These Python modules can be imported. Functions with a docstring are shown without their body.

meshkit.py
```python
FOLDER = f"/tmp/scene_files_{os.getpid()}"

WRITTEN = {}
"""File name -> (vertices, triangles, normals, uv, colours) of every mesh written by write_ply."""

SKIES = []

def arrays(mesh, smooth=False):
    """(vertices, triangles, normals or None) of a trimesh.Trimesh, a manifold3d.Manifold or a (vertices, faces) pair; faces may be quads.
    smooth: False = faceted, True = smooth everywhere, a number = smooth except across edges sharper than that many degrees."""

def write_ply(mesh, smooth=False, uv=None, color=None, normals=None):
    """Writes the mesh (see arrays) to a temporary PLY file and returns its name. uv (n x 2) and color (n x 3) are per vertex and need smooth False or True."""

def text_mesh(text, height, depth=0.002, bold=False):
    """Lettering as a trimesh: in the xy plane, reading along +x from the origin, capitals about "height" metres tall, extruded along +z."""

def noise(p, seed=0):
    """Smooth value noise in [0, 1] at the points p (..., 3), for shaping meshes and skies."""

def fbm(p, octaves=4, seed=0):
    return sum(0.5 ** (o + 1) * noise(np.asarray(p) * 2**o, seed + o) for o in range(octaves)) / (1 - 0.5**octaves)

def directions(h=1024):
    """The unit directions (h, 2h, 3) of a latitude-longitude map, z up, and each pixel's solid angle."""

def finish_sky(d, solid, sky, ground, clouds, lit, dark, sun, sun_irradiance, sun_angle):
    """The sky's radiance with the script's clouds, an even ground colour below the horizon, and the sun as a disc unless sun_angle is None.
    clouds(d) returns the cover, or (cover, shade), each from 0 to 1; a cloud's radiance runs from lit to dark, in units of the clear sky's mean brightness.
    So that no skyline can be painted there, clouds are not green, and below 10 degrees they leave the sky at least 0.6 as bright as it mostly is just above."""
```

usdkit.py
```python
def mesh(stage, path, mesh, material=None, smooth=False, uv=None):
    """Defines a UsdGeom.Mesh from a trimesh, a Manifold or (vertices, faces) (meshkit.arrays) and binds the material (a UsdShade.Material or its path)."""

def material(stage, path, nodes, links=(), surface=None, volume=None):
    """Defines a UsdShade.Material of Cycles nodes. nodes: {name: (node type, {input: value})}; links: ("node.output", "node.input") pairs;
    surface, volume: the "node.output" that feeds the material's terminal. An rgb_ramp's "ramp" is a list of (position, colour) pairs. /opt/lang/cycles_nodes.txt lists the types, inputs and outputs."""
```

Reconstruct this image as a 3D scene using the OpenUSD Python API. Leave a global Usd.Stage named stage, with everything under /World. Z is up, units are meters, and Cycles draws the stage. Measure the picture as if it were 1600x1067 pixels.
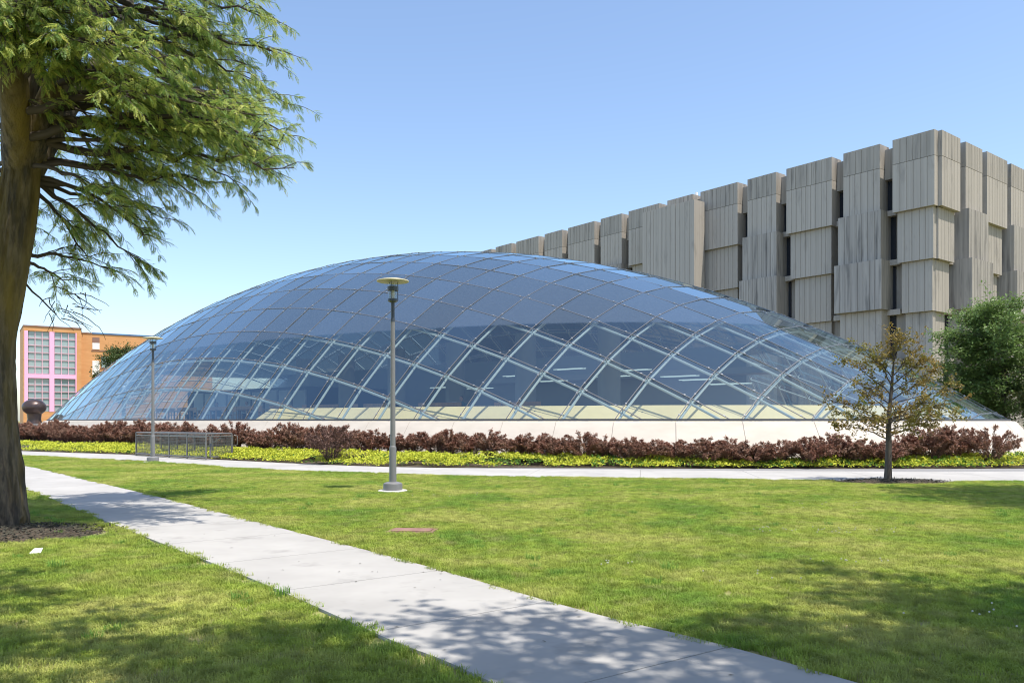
import math, random
import numpy as np, trimesh, shapely, manifold3d as m3
from shapely.geometry import Polygon, LineString, Point, box as sbox
import usdkit, meshkit
from pxr import Usd, UsdGeom, UsdLux, UsdShade, Gf, Sdf, Vt

rnd = random.Random(7)
R = np.random.default_rng(11)
stage = Usd.Stage.CreateInMemory()
UsdGeom.SetStageUpAxis(stage, UsdGeom.Tokens.z)
UsdGeom.SetStageMetersPerUnit(stage, 1.0)
UsdGeom.Xform.Define(stage, '/World')
stage.SetDefaultPrim(stage.GetPrimAtPath('/World'))
LOOKS = '/World/Looks'
UsdGeom.Scope.Define(stage, LOOKS)

# ---------------------------------------------------------------- camera, sky, sun
EYE = 1.5
cam = UsdGeom.Camera.Define(stage, '/World/camera')
cam.CreateHorizontalApertureAttr(36.0)
cam.CreateVerticalApertureAttr(36.0 * 682 / 1024)
cam.CreateFocalLengthAttr(36.0 * 1279.7 / 1600)
cam.CreateVerticalApertureOffsetAttr((655.84 - 533.0) / 1600 * 36.0)
cam.CreateClippingRangeAttr(Gf.Vec2f(0.1, 5000))
cam.AddTranslateOp().Set(Gf.Vec3d(0, 0, EYE))
cam.AddRotateXOp().Set(90.0)
cam.CreateExposureAttr(0.74)

SUN_EL = math.radians(68.5)
SUN_AZ = math.atan2(0.79, -0.61)
SUN = np.array([math.cos(SUN_EL) * math.sin(SUN_AZ), math.cos(SUN_EL) * math.cos(SUN_AZ), math.sin(SUN_EL)])
sun = UsdLux.DistantLight.Define(stage, '/World/sun')
sun.CreateIntensityAttr(1.05)
sun.CreateAngleAttr(0.55)
sun.CreateNormalizeAttr(True)
sun.CreateColorAttr(Gf.Vec3f(1.0, 0.945, 0.86))
q = Gf.Rotation(Gf.Vec3d(0, 0, 1), Gf.Vec3d(*map(float, SUN))).GetQuat()
sun.AddOrientOp(UsdGeom.XformOp.PrecisionDouble).Set(q)
sky = UsdLux.DomeLight.Define(stage, '/World/sky')
sky.GetPrim().SetCustomDataByKey('kind', 'structure')
skym = usdkit.material(stage, LOOKS + '/sky_air', {
    't': ('sky_texture', {'sky_type': 'single_scattering', 'sun_disc': False, 'sun_elevation': SUN_EL, 'sun_rotation': SUN_AZ,
                          'air_density': 1.0, 'aerosol_density': 1.2, 'ozone_density': 1.9}),
    'b': ('background_shader', {'strength': 0.15})}, [('t.color', 'b.color')], surface='b.background')
UsdShade.MaterialBindingAPI.Apply(sky.GetPrim()).Bind(skym)

# ---------------------------------------------------------------- helpers
used = {}
def numbered(parent, name):
    k = used.get((parent, name), 0)
    used[(parent, name)] = k + 1
    return f'{parent}/{name}' + (f'_{k:03d}' if k else '')

def say(prim, label=None, cat=None, group=None, kind=None):
    for k, v in (('label', label), ('category', cat), ('group', group), ('kind', kind)):
        if v: prim.SetCustomDataByKey(k, v)

def thing(name, label=None, cat=None, loc=(0, 0, 0), rz=0.0, group=None, kind=None, scale=None):
    p = numbered('/World', name)
    x = UsdGeom.Xform.Define(stage, p)
    x.AddTranslateOp().Set(Gf.Vec3d(*map(float, loc)))
    if rz: x.AddRotateZOp().Set(float(rz))
    if scale is not None: x.AddScaleOp().Set(Gf.Vec3f(*map(float, scale)))
    say(x.GetPrim(), label, cat, group, kind)
    return p

def part(parent, name, mesh, mat, smooth=False, label=None, kind=None):
    p = numbered(parent, name)
    m = usdkit.mesh(stage, p, mesh, mat, smooth=smooth)
    m.CreateDoubleSidedAttr(True)
    say(m.GetPrim(), label, None, None, kind)
    return p

def copy(src, label, loc, rz=0.0, scale=None):
    sp = stage.GetPrimAtPath(src)
    name = src.rsplit('/', 1)[1]
    if name[-4] == '_' and name[-3:].isdigit(): name = name[:-4]
    cd = sp.GetCustomData()
    p = thing(name, label, cd.get('category'), loc, rz, cd.get('group'), None, scale)
    pr = stage.GetPrimAtPath(p)
    pr.GetReferences().AddInternalReference(sp.GetPath())
    pr.SetInstanceable(True)
    return p

def cat_mesh(ms):
    vs, fs, k = [], [], 0
    for v, f in ms:
        v = np.asarray(v, float); f = np.asarray(f, int)
        if f.shape[1] == 4: f = np.vstack([f[:, [0, 1, 2]], f[:, [0, 2, 3]]])
        vs.append(v); fs.append(f + k); k += len(v)
    return np.vstack(vs), np.vstack(fs)

BOXF = np.array([[0, 3, 2, 1], [4, 5, 6, 7], [0, 1, 5, 4], [1, 2, 6, 5], [2, 3, 7, 6], [3, 0, 4, 7]])
def hexa(a, b):
    """bottom quad a, top quad b"""
    return np.vstack([a, b]), BOXF

def box(x0, x1, y0, y1, z0, z1):
    a = np.array([[x0, y0, z0], [x1, y0, z0], [x1, y1, z0], [x0, y1, z0]], float)
    b = a.copy(); b[:, 2] = z1
    return hexa(a, b)

def bar(p, q, w, h, up=(0, 0, 1)):
    """box beam from p to q, w wide, h high"""
    p = np.asarray(p, float); q = np.asarray(q, float); d = q - p; d /= np.linalg.norm(d)
    s = np.cross(d, up); s /= max(np.linalg.norm(s), 1e-9); u = np.cross(s, d)
    a = np.array([p - s * w / 2 - u * h / 2, p + s * w / 2 - u * h / 2, p + s * w / 2 + u * h / 2, p - s * w / 2 + u * h / 2])
    return hexa(a, a + (q - p))

def tube(pts, rad, n=8, cap=True):
    pts = np.asarray(pts, float); k = len(pts); rad = np.broadcast_to(rad, k)
    t = np.gradient(pts, axis=0); t /= np.maximum(np.linalg.norm(t, axis=1, keepdims=True), 1e-9)
    ref = np.array([0, 0, 1.0]) if abs(t[0] @ [0, 0, 1]) < 0.9 else np.array([1.0, 0, 0])
    a = np.linspace(0, 2 * np.pi, n, endpoint=False); vs = []
    for i in range(k):
        s = np.cross(t[i], ref); s /= max(np.linalg.norm(s), 1e-9); u = np.cross(s, t[i]); ref = u
        vs.append(pts[i] + rad[i] * (np.cos(a)[:, None] * s + np.sin(a)[:, None] * u))
    v = np.vstack(vs); f = []
    for i in range(k - 1):
        for j in range(n):
            f.append([i * n + j, i * n + (j + 1) % n, (i + 1) * n + (j + 1) % n, (i + 1) * n + j])
    f = np.array(f); f = np.vstack([f[:, [0, 2, 1]], f[:, [0, 3, 2]]])
    if cap:
        v = np.vstack([v, pts[0], pts[-1]]); c = []
        for j in range(n):
            c.append([k * n, j, (j + 1) % n]); c.append([k * n + 1, (k - 1) * n + (j + 1) % n, (k - 1) * n + j])
        f = np.vstack([f, c])
    return v, f

def lathe(prof, n=24, at=(0, 0, 0)):
    prof = np.asarray(prof, float); a = np.linspace(0, 2 * np.pi, n, endpoint=False); k = len(prof)
    v = np.stack([prof[:, 0:1] * np.cos(a), prof[:, 0:1] * np.sin(a), prof[:, 1:2] + 0 * a], -1).reshape(-1, 3) + np.asarray(at)
    f = []
    for i in range(k - 1):
        for j in range(n):
            f.append([i * n + j, i * n + (j + 1) % n, (i + 1) * n + (j + 1) % n, (i + 1) * n + j])
    return v, np.array(f)

def prism(poly, z0, z1):
    ms = []
    for g in getattr(poly, 'geoms', [poly]):
        if g.is_empty or g.geom_type != 'Polygon' or g.area < 1e-4: continue
        e = trimesh.creation.extrude_polygon(g, z1 - z0, engine='earcut'); ms.append((e.vertices + [0, 0, z0], e.faces))
    return cat_mesh(ms)

def sheet(poly, zf):
    v2, f = trimesh.creation.triangulate_polygon(poly, engine='earcut')
    z = np.array([zf(x, y) for x, y in v2]) if callable(zf) else np.full(len(v2), zf)
    f = np.asarray(f); a = v2[f]; cr = np.cross(a[:, 1] - a[:, 0], a[:, 2] - a[:, 0]); f[cr < 0] = f[cr < 0][:, ::-1]
    return np.column_stack([v2, z]), f

def unit(v): v = np.asarray(v, float); return v / np.maximum(np.linalg.norm(v, axis=-1, keepdims=True), 1e-9)

def leaves(P, D, N, length, width, fold=0.25):
    """n folded leaves at P along D, faces turned to N: 4 vertices and 2 triangles each"""
    P = np.asarray(P, float); D = unit(D); S = unit(np.cross(D, N)); U = np.cross(S, D)
    L = np.broadcast_to(length, len(P))[:, None]; Wd = np.broadcast_to(width, len(P))[:, None]
    b = P; t = P + D * L; m = P + D * L * 0.5
    v = np.stack([b, m + S * Wd / 2 + U * Wd * fold, t, m - S * Wd / 2 + U * Wd * fold], 1).reshape(-1, 3)
    k = np.arange(len(P))[:, None] * 4
    return v, np.vstack([k + [0, 1, 2], k + [0, 2, 3]])

def smooth_line(pts, n=12):
    """Catmull-Rom through pts"""
    P = np.asarray(pts, float); P = np.vstack([2 * P[0] - P[1], P, 2 * P[-1] - P[-2]]); out = []
    for i in range(1, len(P) - 2):
        for t in np.linspace(0, 1, n, endpoint=False):
            a, b, c, d = P[i - 1:i + 3]
            out.append(0.5 * (2 * b + (c - a) * t + (2 * a - 5 * b + 4 * c - d) * t * t + (3 * b - a - 3 * c + d) * t ** 3))
    out.append(P[-2]); return np.array(out)

# ---------------------------------------------------------------- materials
def mat(name, col, rough=0.7, metal=0.0, col2=None, scale=(1, 1, 1), detail=5, lo=0.35, hi=0.65, bump=0.0, bscale=None, bdist=0.02,
        island=0.0, col3=None, scale3=(1, 1, 1), lo3=0.5, hi3=0.7, spec=0.5, trans=0.0, tcol=None, objrand=0.0):
    n = {'p': ('principled_bsdf', {'roughness': rough, 'metallic': metal, 'specular_ior_level': spec, 'base_color': col})}
    l = []
    out = None
    if col2 is not None:
        n['g'] = ('geometry', {}); n['m'] = ('mapping', {'scale': scale}); n['n'] = ('noise_texture', {'scale': 1.0, 'detail': detail, 'roughness': 0.6})
        n['r'] = ('rgb_ramp', {'ramp': [(lo, col), (hi, col2)]})
        l += [('g.position', 'm.vector'), ('m.vector', 'n.vector'), ('n.fac', 'r.fac')]; out = 'r.color'
        if col3 is not None:
            n['m3'] = ('mapping', {'scale': scale3, 'location': (13.7, 4.1, 2.2)}); n['n3'] = ('noise_texture', {'scale': 1.0, 'detail': 4, 'roughness': 0.6})
            n['r3'] = ('map_range', {'from_min': lo3, 'from_max': hi3, 'clamp': True}); n['x3'] = ('mix_color', {'b': col3})
            l += [('g.position', 'm3.vector'), ('m3.vector', 'n3.vector'), ('n3.fac', 'r3.value'), ('r3.result', 'x3.fac'), (out, 'x3.a')]; out = 'x3.result'
    if island or objrand:
        n['gi'] = ('geometry', {}) if island else ('object_info', {})
        a = island or objrand
        n['mr'] = ('map_range', {'to_min': 1 - a, 'to_max': 1 + a}); n['h'] = ('hsv', {'color': col})
        l += [('gi.random_per_island' if island else 'gi.random', 'mr.value'), ('mr.result', 'h.value')]
        n['mh'] = ('map_range', {'to_min': 0.5 + 0.035 * a / 0.3, 'to_max': 0.5 - 0.035 * a / 0.3}); l += [('gi.random_per_island' if island else 'gi.random', 'mh.value'), ('mh.result', 'h.hue')]
        if out: l += [(out, 'h.color')]
        out = 'h.color'
    if out: l += [(out, 'p.base_color')]
    if bump:
        if 'g' not in n: n['g'] = ('geometry', {})
        n['bm'] = ('mapping', {'scale': bscale or scale}); n['bn'] = ('noise_texture', {'scale': 1.0, 'detail': 6, 'roughness': 0.65}); n['b'] = ('bump', {'strength': bump, 'distance': bdist})
        l += [('g.position', 'bm.vector'), ('bm.vector', 'bn.vector'), ('bn.fac', 'b.height'), ('b.normal', 'p.normal')]
    surf = 'p.BSDF'
    if trans:
        n['tr'] = ('translucent_bsdf', {'color': tcol or col}); n['mx'] = ('mix_closure', {'fac': trans})
        if out and tcol is None: l += [(out, 'tr.color')]
        l += [('p.BSDF', 'mx.closure1'), ('tr.BSDF', 'mx.closure2')]; surf = 'mx.closure'
    return usdkit.material(stage, f'{LOOKS}/{name}', n, l, surface=surf)

def glassmat(name, tint, refl=(0.85, 0.93, 1.0), f0=0.07, rough=0.0, frit_z=None, frit_tint=None, frit_col=None, frit_mix=0.0):
    n = {'t': ('transparent_bsdf', {'color': tint}), 'g': ('glossy_bsdf', {'color': refl, 'roughness': rough}), 'lw': ('layer_weight', {'blend': 0.5}),
         'pw': ('math', {'math_type': 'power', 'value2': 4.2}), 'ma': ('math', {'math_type': 'multiply_add', 'value2': 0.9, 'value3': f0}), 'mx': ('mix_closure', {})}
    l = [('lw.facing', 'pw.value1'), ('pw.value', 'ma.value1'), ('ma.value', 'mx.fac'), ('g.BSDF', 'mx.closure2')]
    base = 't.BSDF'
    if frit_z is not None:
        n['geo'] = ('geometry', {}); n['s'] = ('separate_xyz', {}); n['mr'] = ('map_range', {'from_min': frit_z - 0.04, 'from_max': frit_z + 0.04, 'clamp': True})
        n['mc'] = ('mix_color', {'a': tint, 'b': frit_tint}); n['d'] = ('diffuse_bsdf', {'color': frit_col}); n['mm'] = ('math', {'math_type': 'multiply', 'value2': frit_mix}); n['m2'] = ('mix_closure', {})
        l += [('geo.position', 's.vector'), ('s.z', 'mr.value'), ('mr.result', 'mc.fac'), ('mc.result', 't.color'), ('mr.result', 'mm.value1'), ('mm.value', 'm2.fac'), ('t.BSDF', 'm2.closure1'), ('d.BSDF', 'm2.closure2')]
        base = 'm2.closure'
    l.append((base, 'mx.closure1'))
    if frit_z is not None:                                         # coated panes differ a little from one another
        n['oi'] = ('object_info', {}); n['vr'] = ('map_range', {'to_min': f0 - 0.045, 'to_max': f0 + 0.045}); n['hv'] = ('hsv', {'color': refl}); n['vv'] = ('map_range', {'to_min': 0.86, 'to_max': 1.06})
        l += [('oi.random', 'vr.value'), ('vr.result', 'ma.value3'), ('oi.random', 'vv.value'), ('vv.result', 'hv.value'), ('hv.color', 'g.color')]
    return usdkit.material(stage, f'{LOOKS}/{name}', n, l, surface='mx.closure')

LAWN_SOIL = mat('lawn_soil', (0.20, 0.22, 0.055), 0.95, col2=(0.28, 0.25, 0.11), scale=(1.3, 1.3, 1), detail=6)
def grassmat(name):
    n = {'g': ('geometry', {}), 'n1': ('noise_texture', {'scale': 0.55, 'detail': 4, 'roughness': 0.6}), 'n2': ('noise_texture', {'scale': 3.1, 'detail': 3}),
         'r1': ('rgb_ramp', {'ramp': [(0.36, (0.36, 0.50, 0.07)), (0.50, (0.58, 0.63, 0.10)), (0.62, (0.74, 0.70, 0.19))]}),
         'm2': ('map_range', {'from_min': 0.54, 'from_max': 0.72, 'clamp': True, 'to_max': 0.40}), 'x': ('mix_color', {'b': (0.74, 0.60, 0.30)}),
         'n4': ('noise_texture', {'scale': 6.5, 'detail': 3}), 'v4': ('map_range', {'from_min': 0.3, 'from_max': 0.7, 'to_min': 0.62, 'to_max': 1.3}), 'vm': ('math', {'math_type': 'multiply'}), 'mr': ('map_range', {'to_min': 0.62, 'to_max': 1.38}), 'mh': ('map_range', {'to_min': 0.52, 'to_max': 0.475}), 'h': ('hsv', {}),
         'p': ('principled_bsdf', {'roughness': 0.6, 'specular_ior_level': 0.25}), 'tr': ('translucent_bsdf', {}), 'mx': ('mix_closure', {'fac': 0.35})}
    l = [('g.position', 'n1.vector'), ('g.position', 'n2.vector'), ('n1.fac', 'r1.fac'), ('n2.fac', 'm2.value'), ('m2.result', 'x.fac'), ('r1.color', 'x.a'), ('x.result', 'h.color'),
         ('g.random_per_island', 'mr.value'), ('g.position', 'n4.vector'), ('n4.fac', 'v4.value'), ('v4.result', 'vm.value1'), ('mr.result', 'vm.value2'), ('vm.value', 'h.value'), ('g.random_per_island', 'mh.value'), ('mh.result', 'h.hue'),
         ('h.color', 'p.base_color'), ('h.color', 'tr.color'), ('p.BSDF', 'mx.closure1'), ('tr.BSDF', 'mx.closure2')]
    return usdkit.material(stage, f'{LOOKS}/{name}', n, l, surface='mx.closure')
GRASS = grassmat('grass_blade')
WEED = mat('weed_blade', (0.36, 0.48, 0.08), 0.55, island=0.35, trans=0.3, spec=0.25)
WALK = mat('pale_concrete', (0.31, 0.297, 0.278), 0.9, col2=(0.375, 0.36, 0.337), scale=(0.7, 0.7, 0.7), detail=7, bump=0.25, bscale=(60, 60, 60), bdist=0.004, col3=(0.215, 0.206, 0.192), scale3=(2.1, 2.1, 2.1), lo3=0.58, hi3=0.85)
ASPH = mat('grey_gravel', (0.16, 0.16, 0.16), 0.95, col2=(0.26, 0.25, 0.245), scale=(40, 40, 40), bump=0.5, bdist=0.01)
SOIL = mat('bed_soil', (0.045, 0.032, 0.02), 1.0, col2=(0.09, 0.065, 0.04), scale=(9, 9, 9), bump=0.8, bdist=0.03)
MULCHB = mat('mulch_chip', (0.10, 0.075, 0.058), 0.95, island=0.5)
CONC = mat('weathered_concrete', (0.325, 0.290, 0.247), 0.92, col2=(0.268, 0.239, 0.204), scale=(5.2, 5.2, 0.07), detail=7, lo=0.36, hi=0.68, bump=0.55, bscale=(14, 14, 0.3), bdist=0.03,
           col3=(0.165, 0.150, 0.130), scale3=(1.3, 1.3, 0.35), lo3=0.56, hi3=0.85)
CONC_B = mat('stained_concrete', (0.30, 0.272, 0.237), 0.92, col2=(0.20, 0.18, 0.157), scale=(4.6, 4.6, 0.09), detail=7, lo=0.36, hi=0.66, bump=0.55, bscale=(14, 14, 0.3), bdist=0.03,
             col3=(0.075, 0.070, 0.064), scale3=(2.4, 2.4, 0.22), lo3=0.52, hi3=0.76)
CONC_P = mat('parapet_concrete', (0.305, 0.272, 0.232), 0.92, col2=(0.215, 0.193, 0.164), scale=(2.6, 2.6, 0.1), detail=7, bump=0.55, bscale=(14, 14, 0.3), bdist=0.03,
             col3=(0.07, 0.065, 0.06), scale3=(2.2, 2.2, 0.2), lo3=0.55, hi3=0.8)
SLIT = mat('dark_window', (0.012, 0.014, 0.018), 0.08, spec=0.6)
APRON = mat('white_precast', (0.43, 0.385, 0.325), 0.8, col2=(0.49, 0.44, 0.375), scale=(0.8, 0.8, 2.5), detail=6, bump=0.12, bscale=(30, 30, 30), bdist=0.004)
INWALL = mat('cream_wall', (0.80, 0.66, 0.37), 0.8, col2=(0.74, 0.60, 0.33), scale=(1, 1, 1))
PIPE = mat('pale_steel_pipe', (0.44, 0.50, 0.49), 0.28)
JOINT = mat('grey_joint', (0.105, 0.108, 0.12), 0.35)
SILL = mat('dark_sill', (0.06, 0.065, 0.08), 0.4)
CLAMP = mat('bright_clamp', (0.24, 0.245, 0.26), 0.4, metal=0.3)
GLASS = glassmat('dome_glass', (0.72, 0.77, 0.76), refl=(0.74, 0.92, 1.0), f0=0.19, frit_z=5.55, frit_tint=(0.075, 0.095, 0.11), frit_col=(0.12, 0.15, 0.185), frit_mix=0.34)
PANEB = mat('reflecting_pane', (0.26, 0.33, 0.33), 0.06, spec=0.8)
PANE = glassmat('window_glass', (0.18, 0.24, 0.26), f0=0.12)
LANT = glassmat('lantern_glass', (0.80, 0.82, 0.78), f0=0.06, rough=0.15)
INFLOOR = mat('oak_floor', (0.30, 0.20, 0.11), 0.5, col2=(0.36, 0.25, 0.14), scale=(1, 5, 1))
INGREY = mat('interior_wall', (0.36, 0.40, 0.40), 0.7)
INDARK = mat('interior_shelving', (0.05, 0.06, 0.075), 0.7)
COLM = mat('interior_column', (0.40, 0.43, 0.43), 0.7)
WOOD = mat('oak_wood', (0.38, 0.22, 0.11), 0.5, col2=(0.30, 0.17, 0.085), scale=(3, 14, 3))
STEEL = mat('stainless_rail', (0.21, 0.20, 0.185), 0.42, metal=0.5, col2=(0.16, 0.15, 0.14), scale=(5, 5, 5))
POLE = mat('grey_pole_paint', (0.20, 0.195, 0.195), 0.5, col2=(0.17, 0.168, 0.168), scale=(2, 2, 1.2), metal=0.1)
NECK = mat('dark_pole_paint', (0.045, 0.055, 0.07), 0.35)
DISCM = mat('lamp_disc_paint', (0.44, 0.40, 0.26), 0.5)
FOOT = mat('footing_concrete', (0.50, 0.48, 0.45), 0.9, col2=(0.42, 0.40, 0.38), scale=(6, 6, 6), bump=0.3, bdist=0.005)
BRICK = mat('orange_brick', (0.57, 0.285, 0.118), 0.85, col2=(0.50, 0.24, 0.092), scale=(0.5, 0.5, 3.2), detail=5)
PINK = mat('pink_frame', (0.78, 0.40, 0.58), 0.5)
PINKD = mat('pink_mullion', (0.60, 0.36, 0.42), 0.5)
WHITE = mat('white_panel', (0.74, 0.71, 0.68), 0.6)
LOUV = mat('brown_louver', (0.22, 0.12, 0.09), 0.6)
BLUETRIM = mat('blue_coping', (0.06, 0.13, 0.26), 0.5)
BRONZE = mat('dark_bronze', (0.065, 0.045, 0.042), 0.30, metal=0.55, col2=(0.11, 0.075, 0.065), scale=(1.2, 1.2, 1.2), bump=0.15, bdist=0.03)
STONE = mat('dark_stone', (0.15, 0.145, 0.14), 0.9, col2=(0.25, 0.245, 0.24), scale=(4, 4, 4), bump=0.5, bdist=0.05)
COVER = mat('rusty_lid', (0.20, 0.10, 0.075), 0.8, col2=(0.26, 0.15, 0.11), scale=(7, 7, 7), bump=0.3, bdist=0.004)
BARK = mat('locust_bark', (0.042, 0.036, 0.029), 0.95, col2=(0.150, 0.118, 0.082), scale=(13, 13, 2.2), detail=8, lo=0.42, hi=0.60, bump=1.0, bscale=(26, 26, 5.0), bdist=0.05, col3=(0.19, 0.135, 0.028), scale3=(1.7, 1.7, 0.3), lo3=0.47, hi3=0.68)
TWIG = mat('dark_twig', (0.055, 0.042, 0.032), 0.9)
BARK2 = mat('grey_bark', (0.10, 0.085, 0.068), 0.95, col2=(0.16, 0.14, 0.115), scale=(14, 14, 3), bump=0.6, bdist=0.02)
BARK3 = mat('dark_young_bark', (0.055, 0.045, 0.036), 0.95, col2=(0.09, 0.075, 0.06), scale=(14, 14, 3), bump=0.5, bdist=0.015)
FROND = mat('locust_leaf', (0.29, 0.38, 0.085), 0.45, objrand=0.42, trans=0.36, spec=0.35)
LEAFG = mat('green_leaf', (0.37, 0.42, 0.115), 0.40, island=0.45, trans=0.33, spec=0.4)
LEAFD = mat('dark_green_leaf', (0.20, 0.23, 0.065), 0.5, island=0.45, trans=0.3, spec=0.4, col2=(0.20, 0.13, 0.035), scale=(0.7, 0.7, 0.7))
LEAFO = mat('olive_leaf', (0.15, 0.165, 0.04), 0.5, island=0.45, trans=0.3, spec=0.4)
LEAFB = mat('bronze_leaf', (0.50, 0.185, 0.07), 0.5, island=0.5, trans=0.35, spec=0.4, col2=(0.27, 0.25, 0.06), scale=(1.3, 1.3, 1.3), lo=0.42, hi=0.68)
BARB = mat('barberry_leaf', (0.42, 0.108, 0.155), 0.55, island=0.5, trans=0.25, spec=0.4, col2=(0.54, 0.22, 0.225), scale=(2.5, 2.5, 2.5))
BARBD = mat('dark_barberry_leaf', (0.30, 0.125, 0.14), 0.55, island=0.45, trans=0.2, spec=0.4)
GOLD = mat('golden_leaf', (0.82, 0.66, 0.09), 0.6, island=0.40, trans=0.22, spec=0.12)
GREENC = mat('green_cover_leaf', (0.33, 0.42, 0.06), 0.55, island=0.5, trans=0.25, spec=0.2)
CLOVER = mat('clover_flower', (0.45, 0.44, 0.38), 0.8)
PAPER = mat('white_marker', (0.75, 0.75, 0.74), 0.7)
SKIN = mat('skin_tone', (0.42, 0.26, 0.18), 0.6)
HAIR = mat('dark_hair', (0.03, 0.022, 0.018), 0.6)
CLOTH = [mat('dark_blue_cloth', (0.025, 0.035, 0.07), 0.9), mat('black_cloth', (0.018, 0.018, 0.02), 0.9), mat('white_cloth', (0.62, 0.63, 0.62), 0.9), mat('teal_cloth', (0.06, 0.14, 0.16), 0.9)]
LAPTOP = mat('silver_laptop', (0.55, 0.57, 0.58), 0.4)
TUBE = usdkit.material(stage, LOOKS + '/lit_tube', {'e': ('emission', {'color': (0.80, 1.0, 0.95), 'strength': 0.5})}, [], surface='e.emission')

# ---------------------------------------------------------------- ground, walkway, path, bed
walk_up = smooth_line([(-32, 46), (-24.73, 36.8), (-15.8, 26.6), (-10.79, 20.6), (-6.75, 15.71), (-3.01, 11.02), (-1.07, 8.56), (0.5, 6.42), (1.29, 5.5), (1.9, 4.67), (3.6, 2.2), (6.4, -2.0)])
walk_low = smooth_line([(-26, 37), (-16.09, 23.95), (-10.44, 17.58), (-6.64, 12.87), (-4.25, 9.89), (-2.36, 7.55), (-0.87, 5.58), (-0.15, 4.67), (1.6, 2.0), (4.4, -2.4)])
path_low = smooth_line([(-42, 50), (-25.22, 37.52), (-20.3, 34.18), (-12.7, 29.01), (-7.78, 24.88), (-1.72, 22.02), (3.26, 20.83), (9.14, 19.96), (12.41, 19.86), (15.52, 19.86), (30, 20.4)])
path_up = smooth_line([(-46, 56), (-28.57, 42.51), (-23.19, 39.05), (-15.96, 34.8), (-10.32, 30.15), (-4.07, 26.06), (1.93, 24.72), (7.49, 23.95), (10.83, 23.65), (14.79, 23.65), (18.71, 23.95), (30, 24.8)])
bed_front = smooth_line([(-46, 56.02), (-28.57, 42.53), (-23.19, 39.07), (-15.96, 34.82), (-10.32, 30.17), (-4.07, 26.1), (1.98, 25.37), (7.83, 25.04), (11.47, 25.04), (15.76, 25.2), (19.96, 25.54), (30, 26.6)])
walk_poly = Polygon(np.vstack([walk_up, walk_low[::-1]])).buffer(0)
path_poly = Polygon(np.vstack([path_up, path_low[::-1]])).buffer(0)
strip_poly = Polygon(np.vstack([bed_front, path_up[::-1]])).buffer(0).buffer(0.0)

a = np.linspace(0, 2 * np.pi, 96, endpoint=False)
rings = [0.0, 4, 10, 20, 40, 80, 160, 400, 1500]
gv = np.vstack([np.column_stack([r * np.cos(a), 20 + r * np.sin(a), 0 * a]) for r in rings[1:]] + [[[0, 20, 0]]])
gf = [[len(gv) - 1, j, (j + 1) % 96] for j in range(96)]
for i in range(len(rings) - 2):
    for j in range(96):
        A_, B_, C_, D_ = i * 96 + j, i * 96 + (j + 1) % 96, (i + 1) * 96 + (j + 1) % 96, (i + 1) * 96 + j
        gf += [[A_, C_, B_], [A_, D_, C_]]
ground = part('/World', 'ground', (gv, np.array(gf)), LAWN_SOIL, label='green lawn ground that the paths cross', kind='structure')

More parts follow.
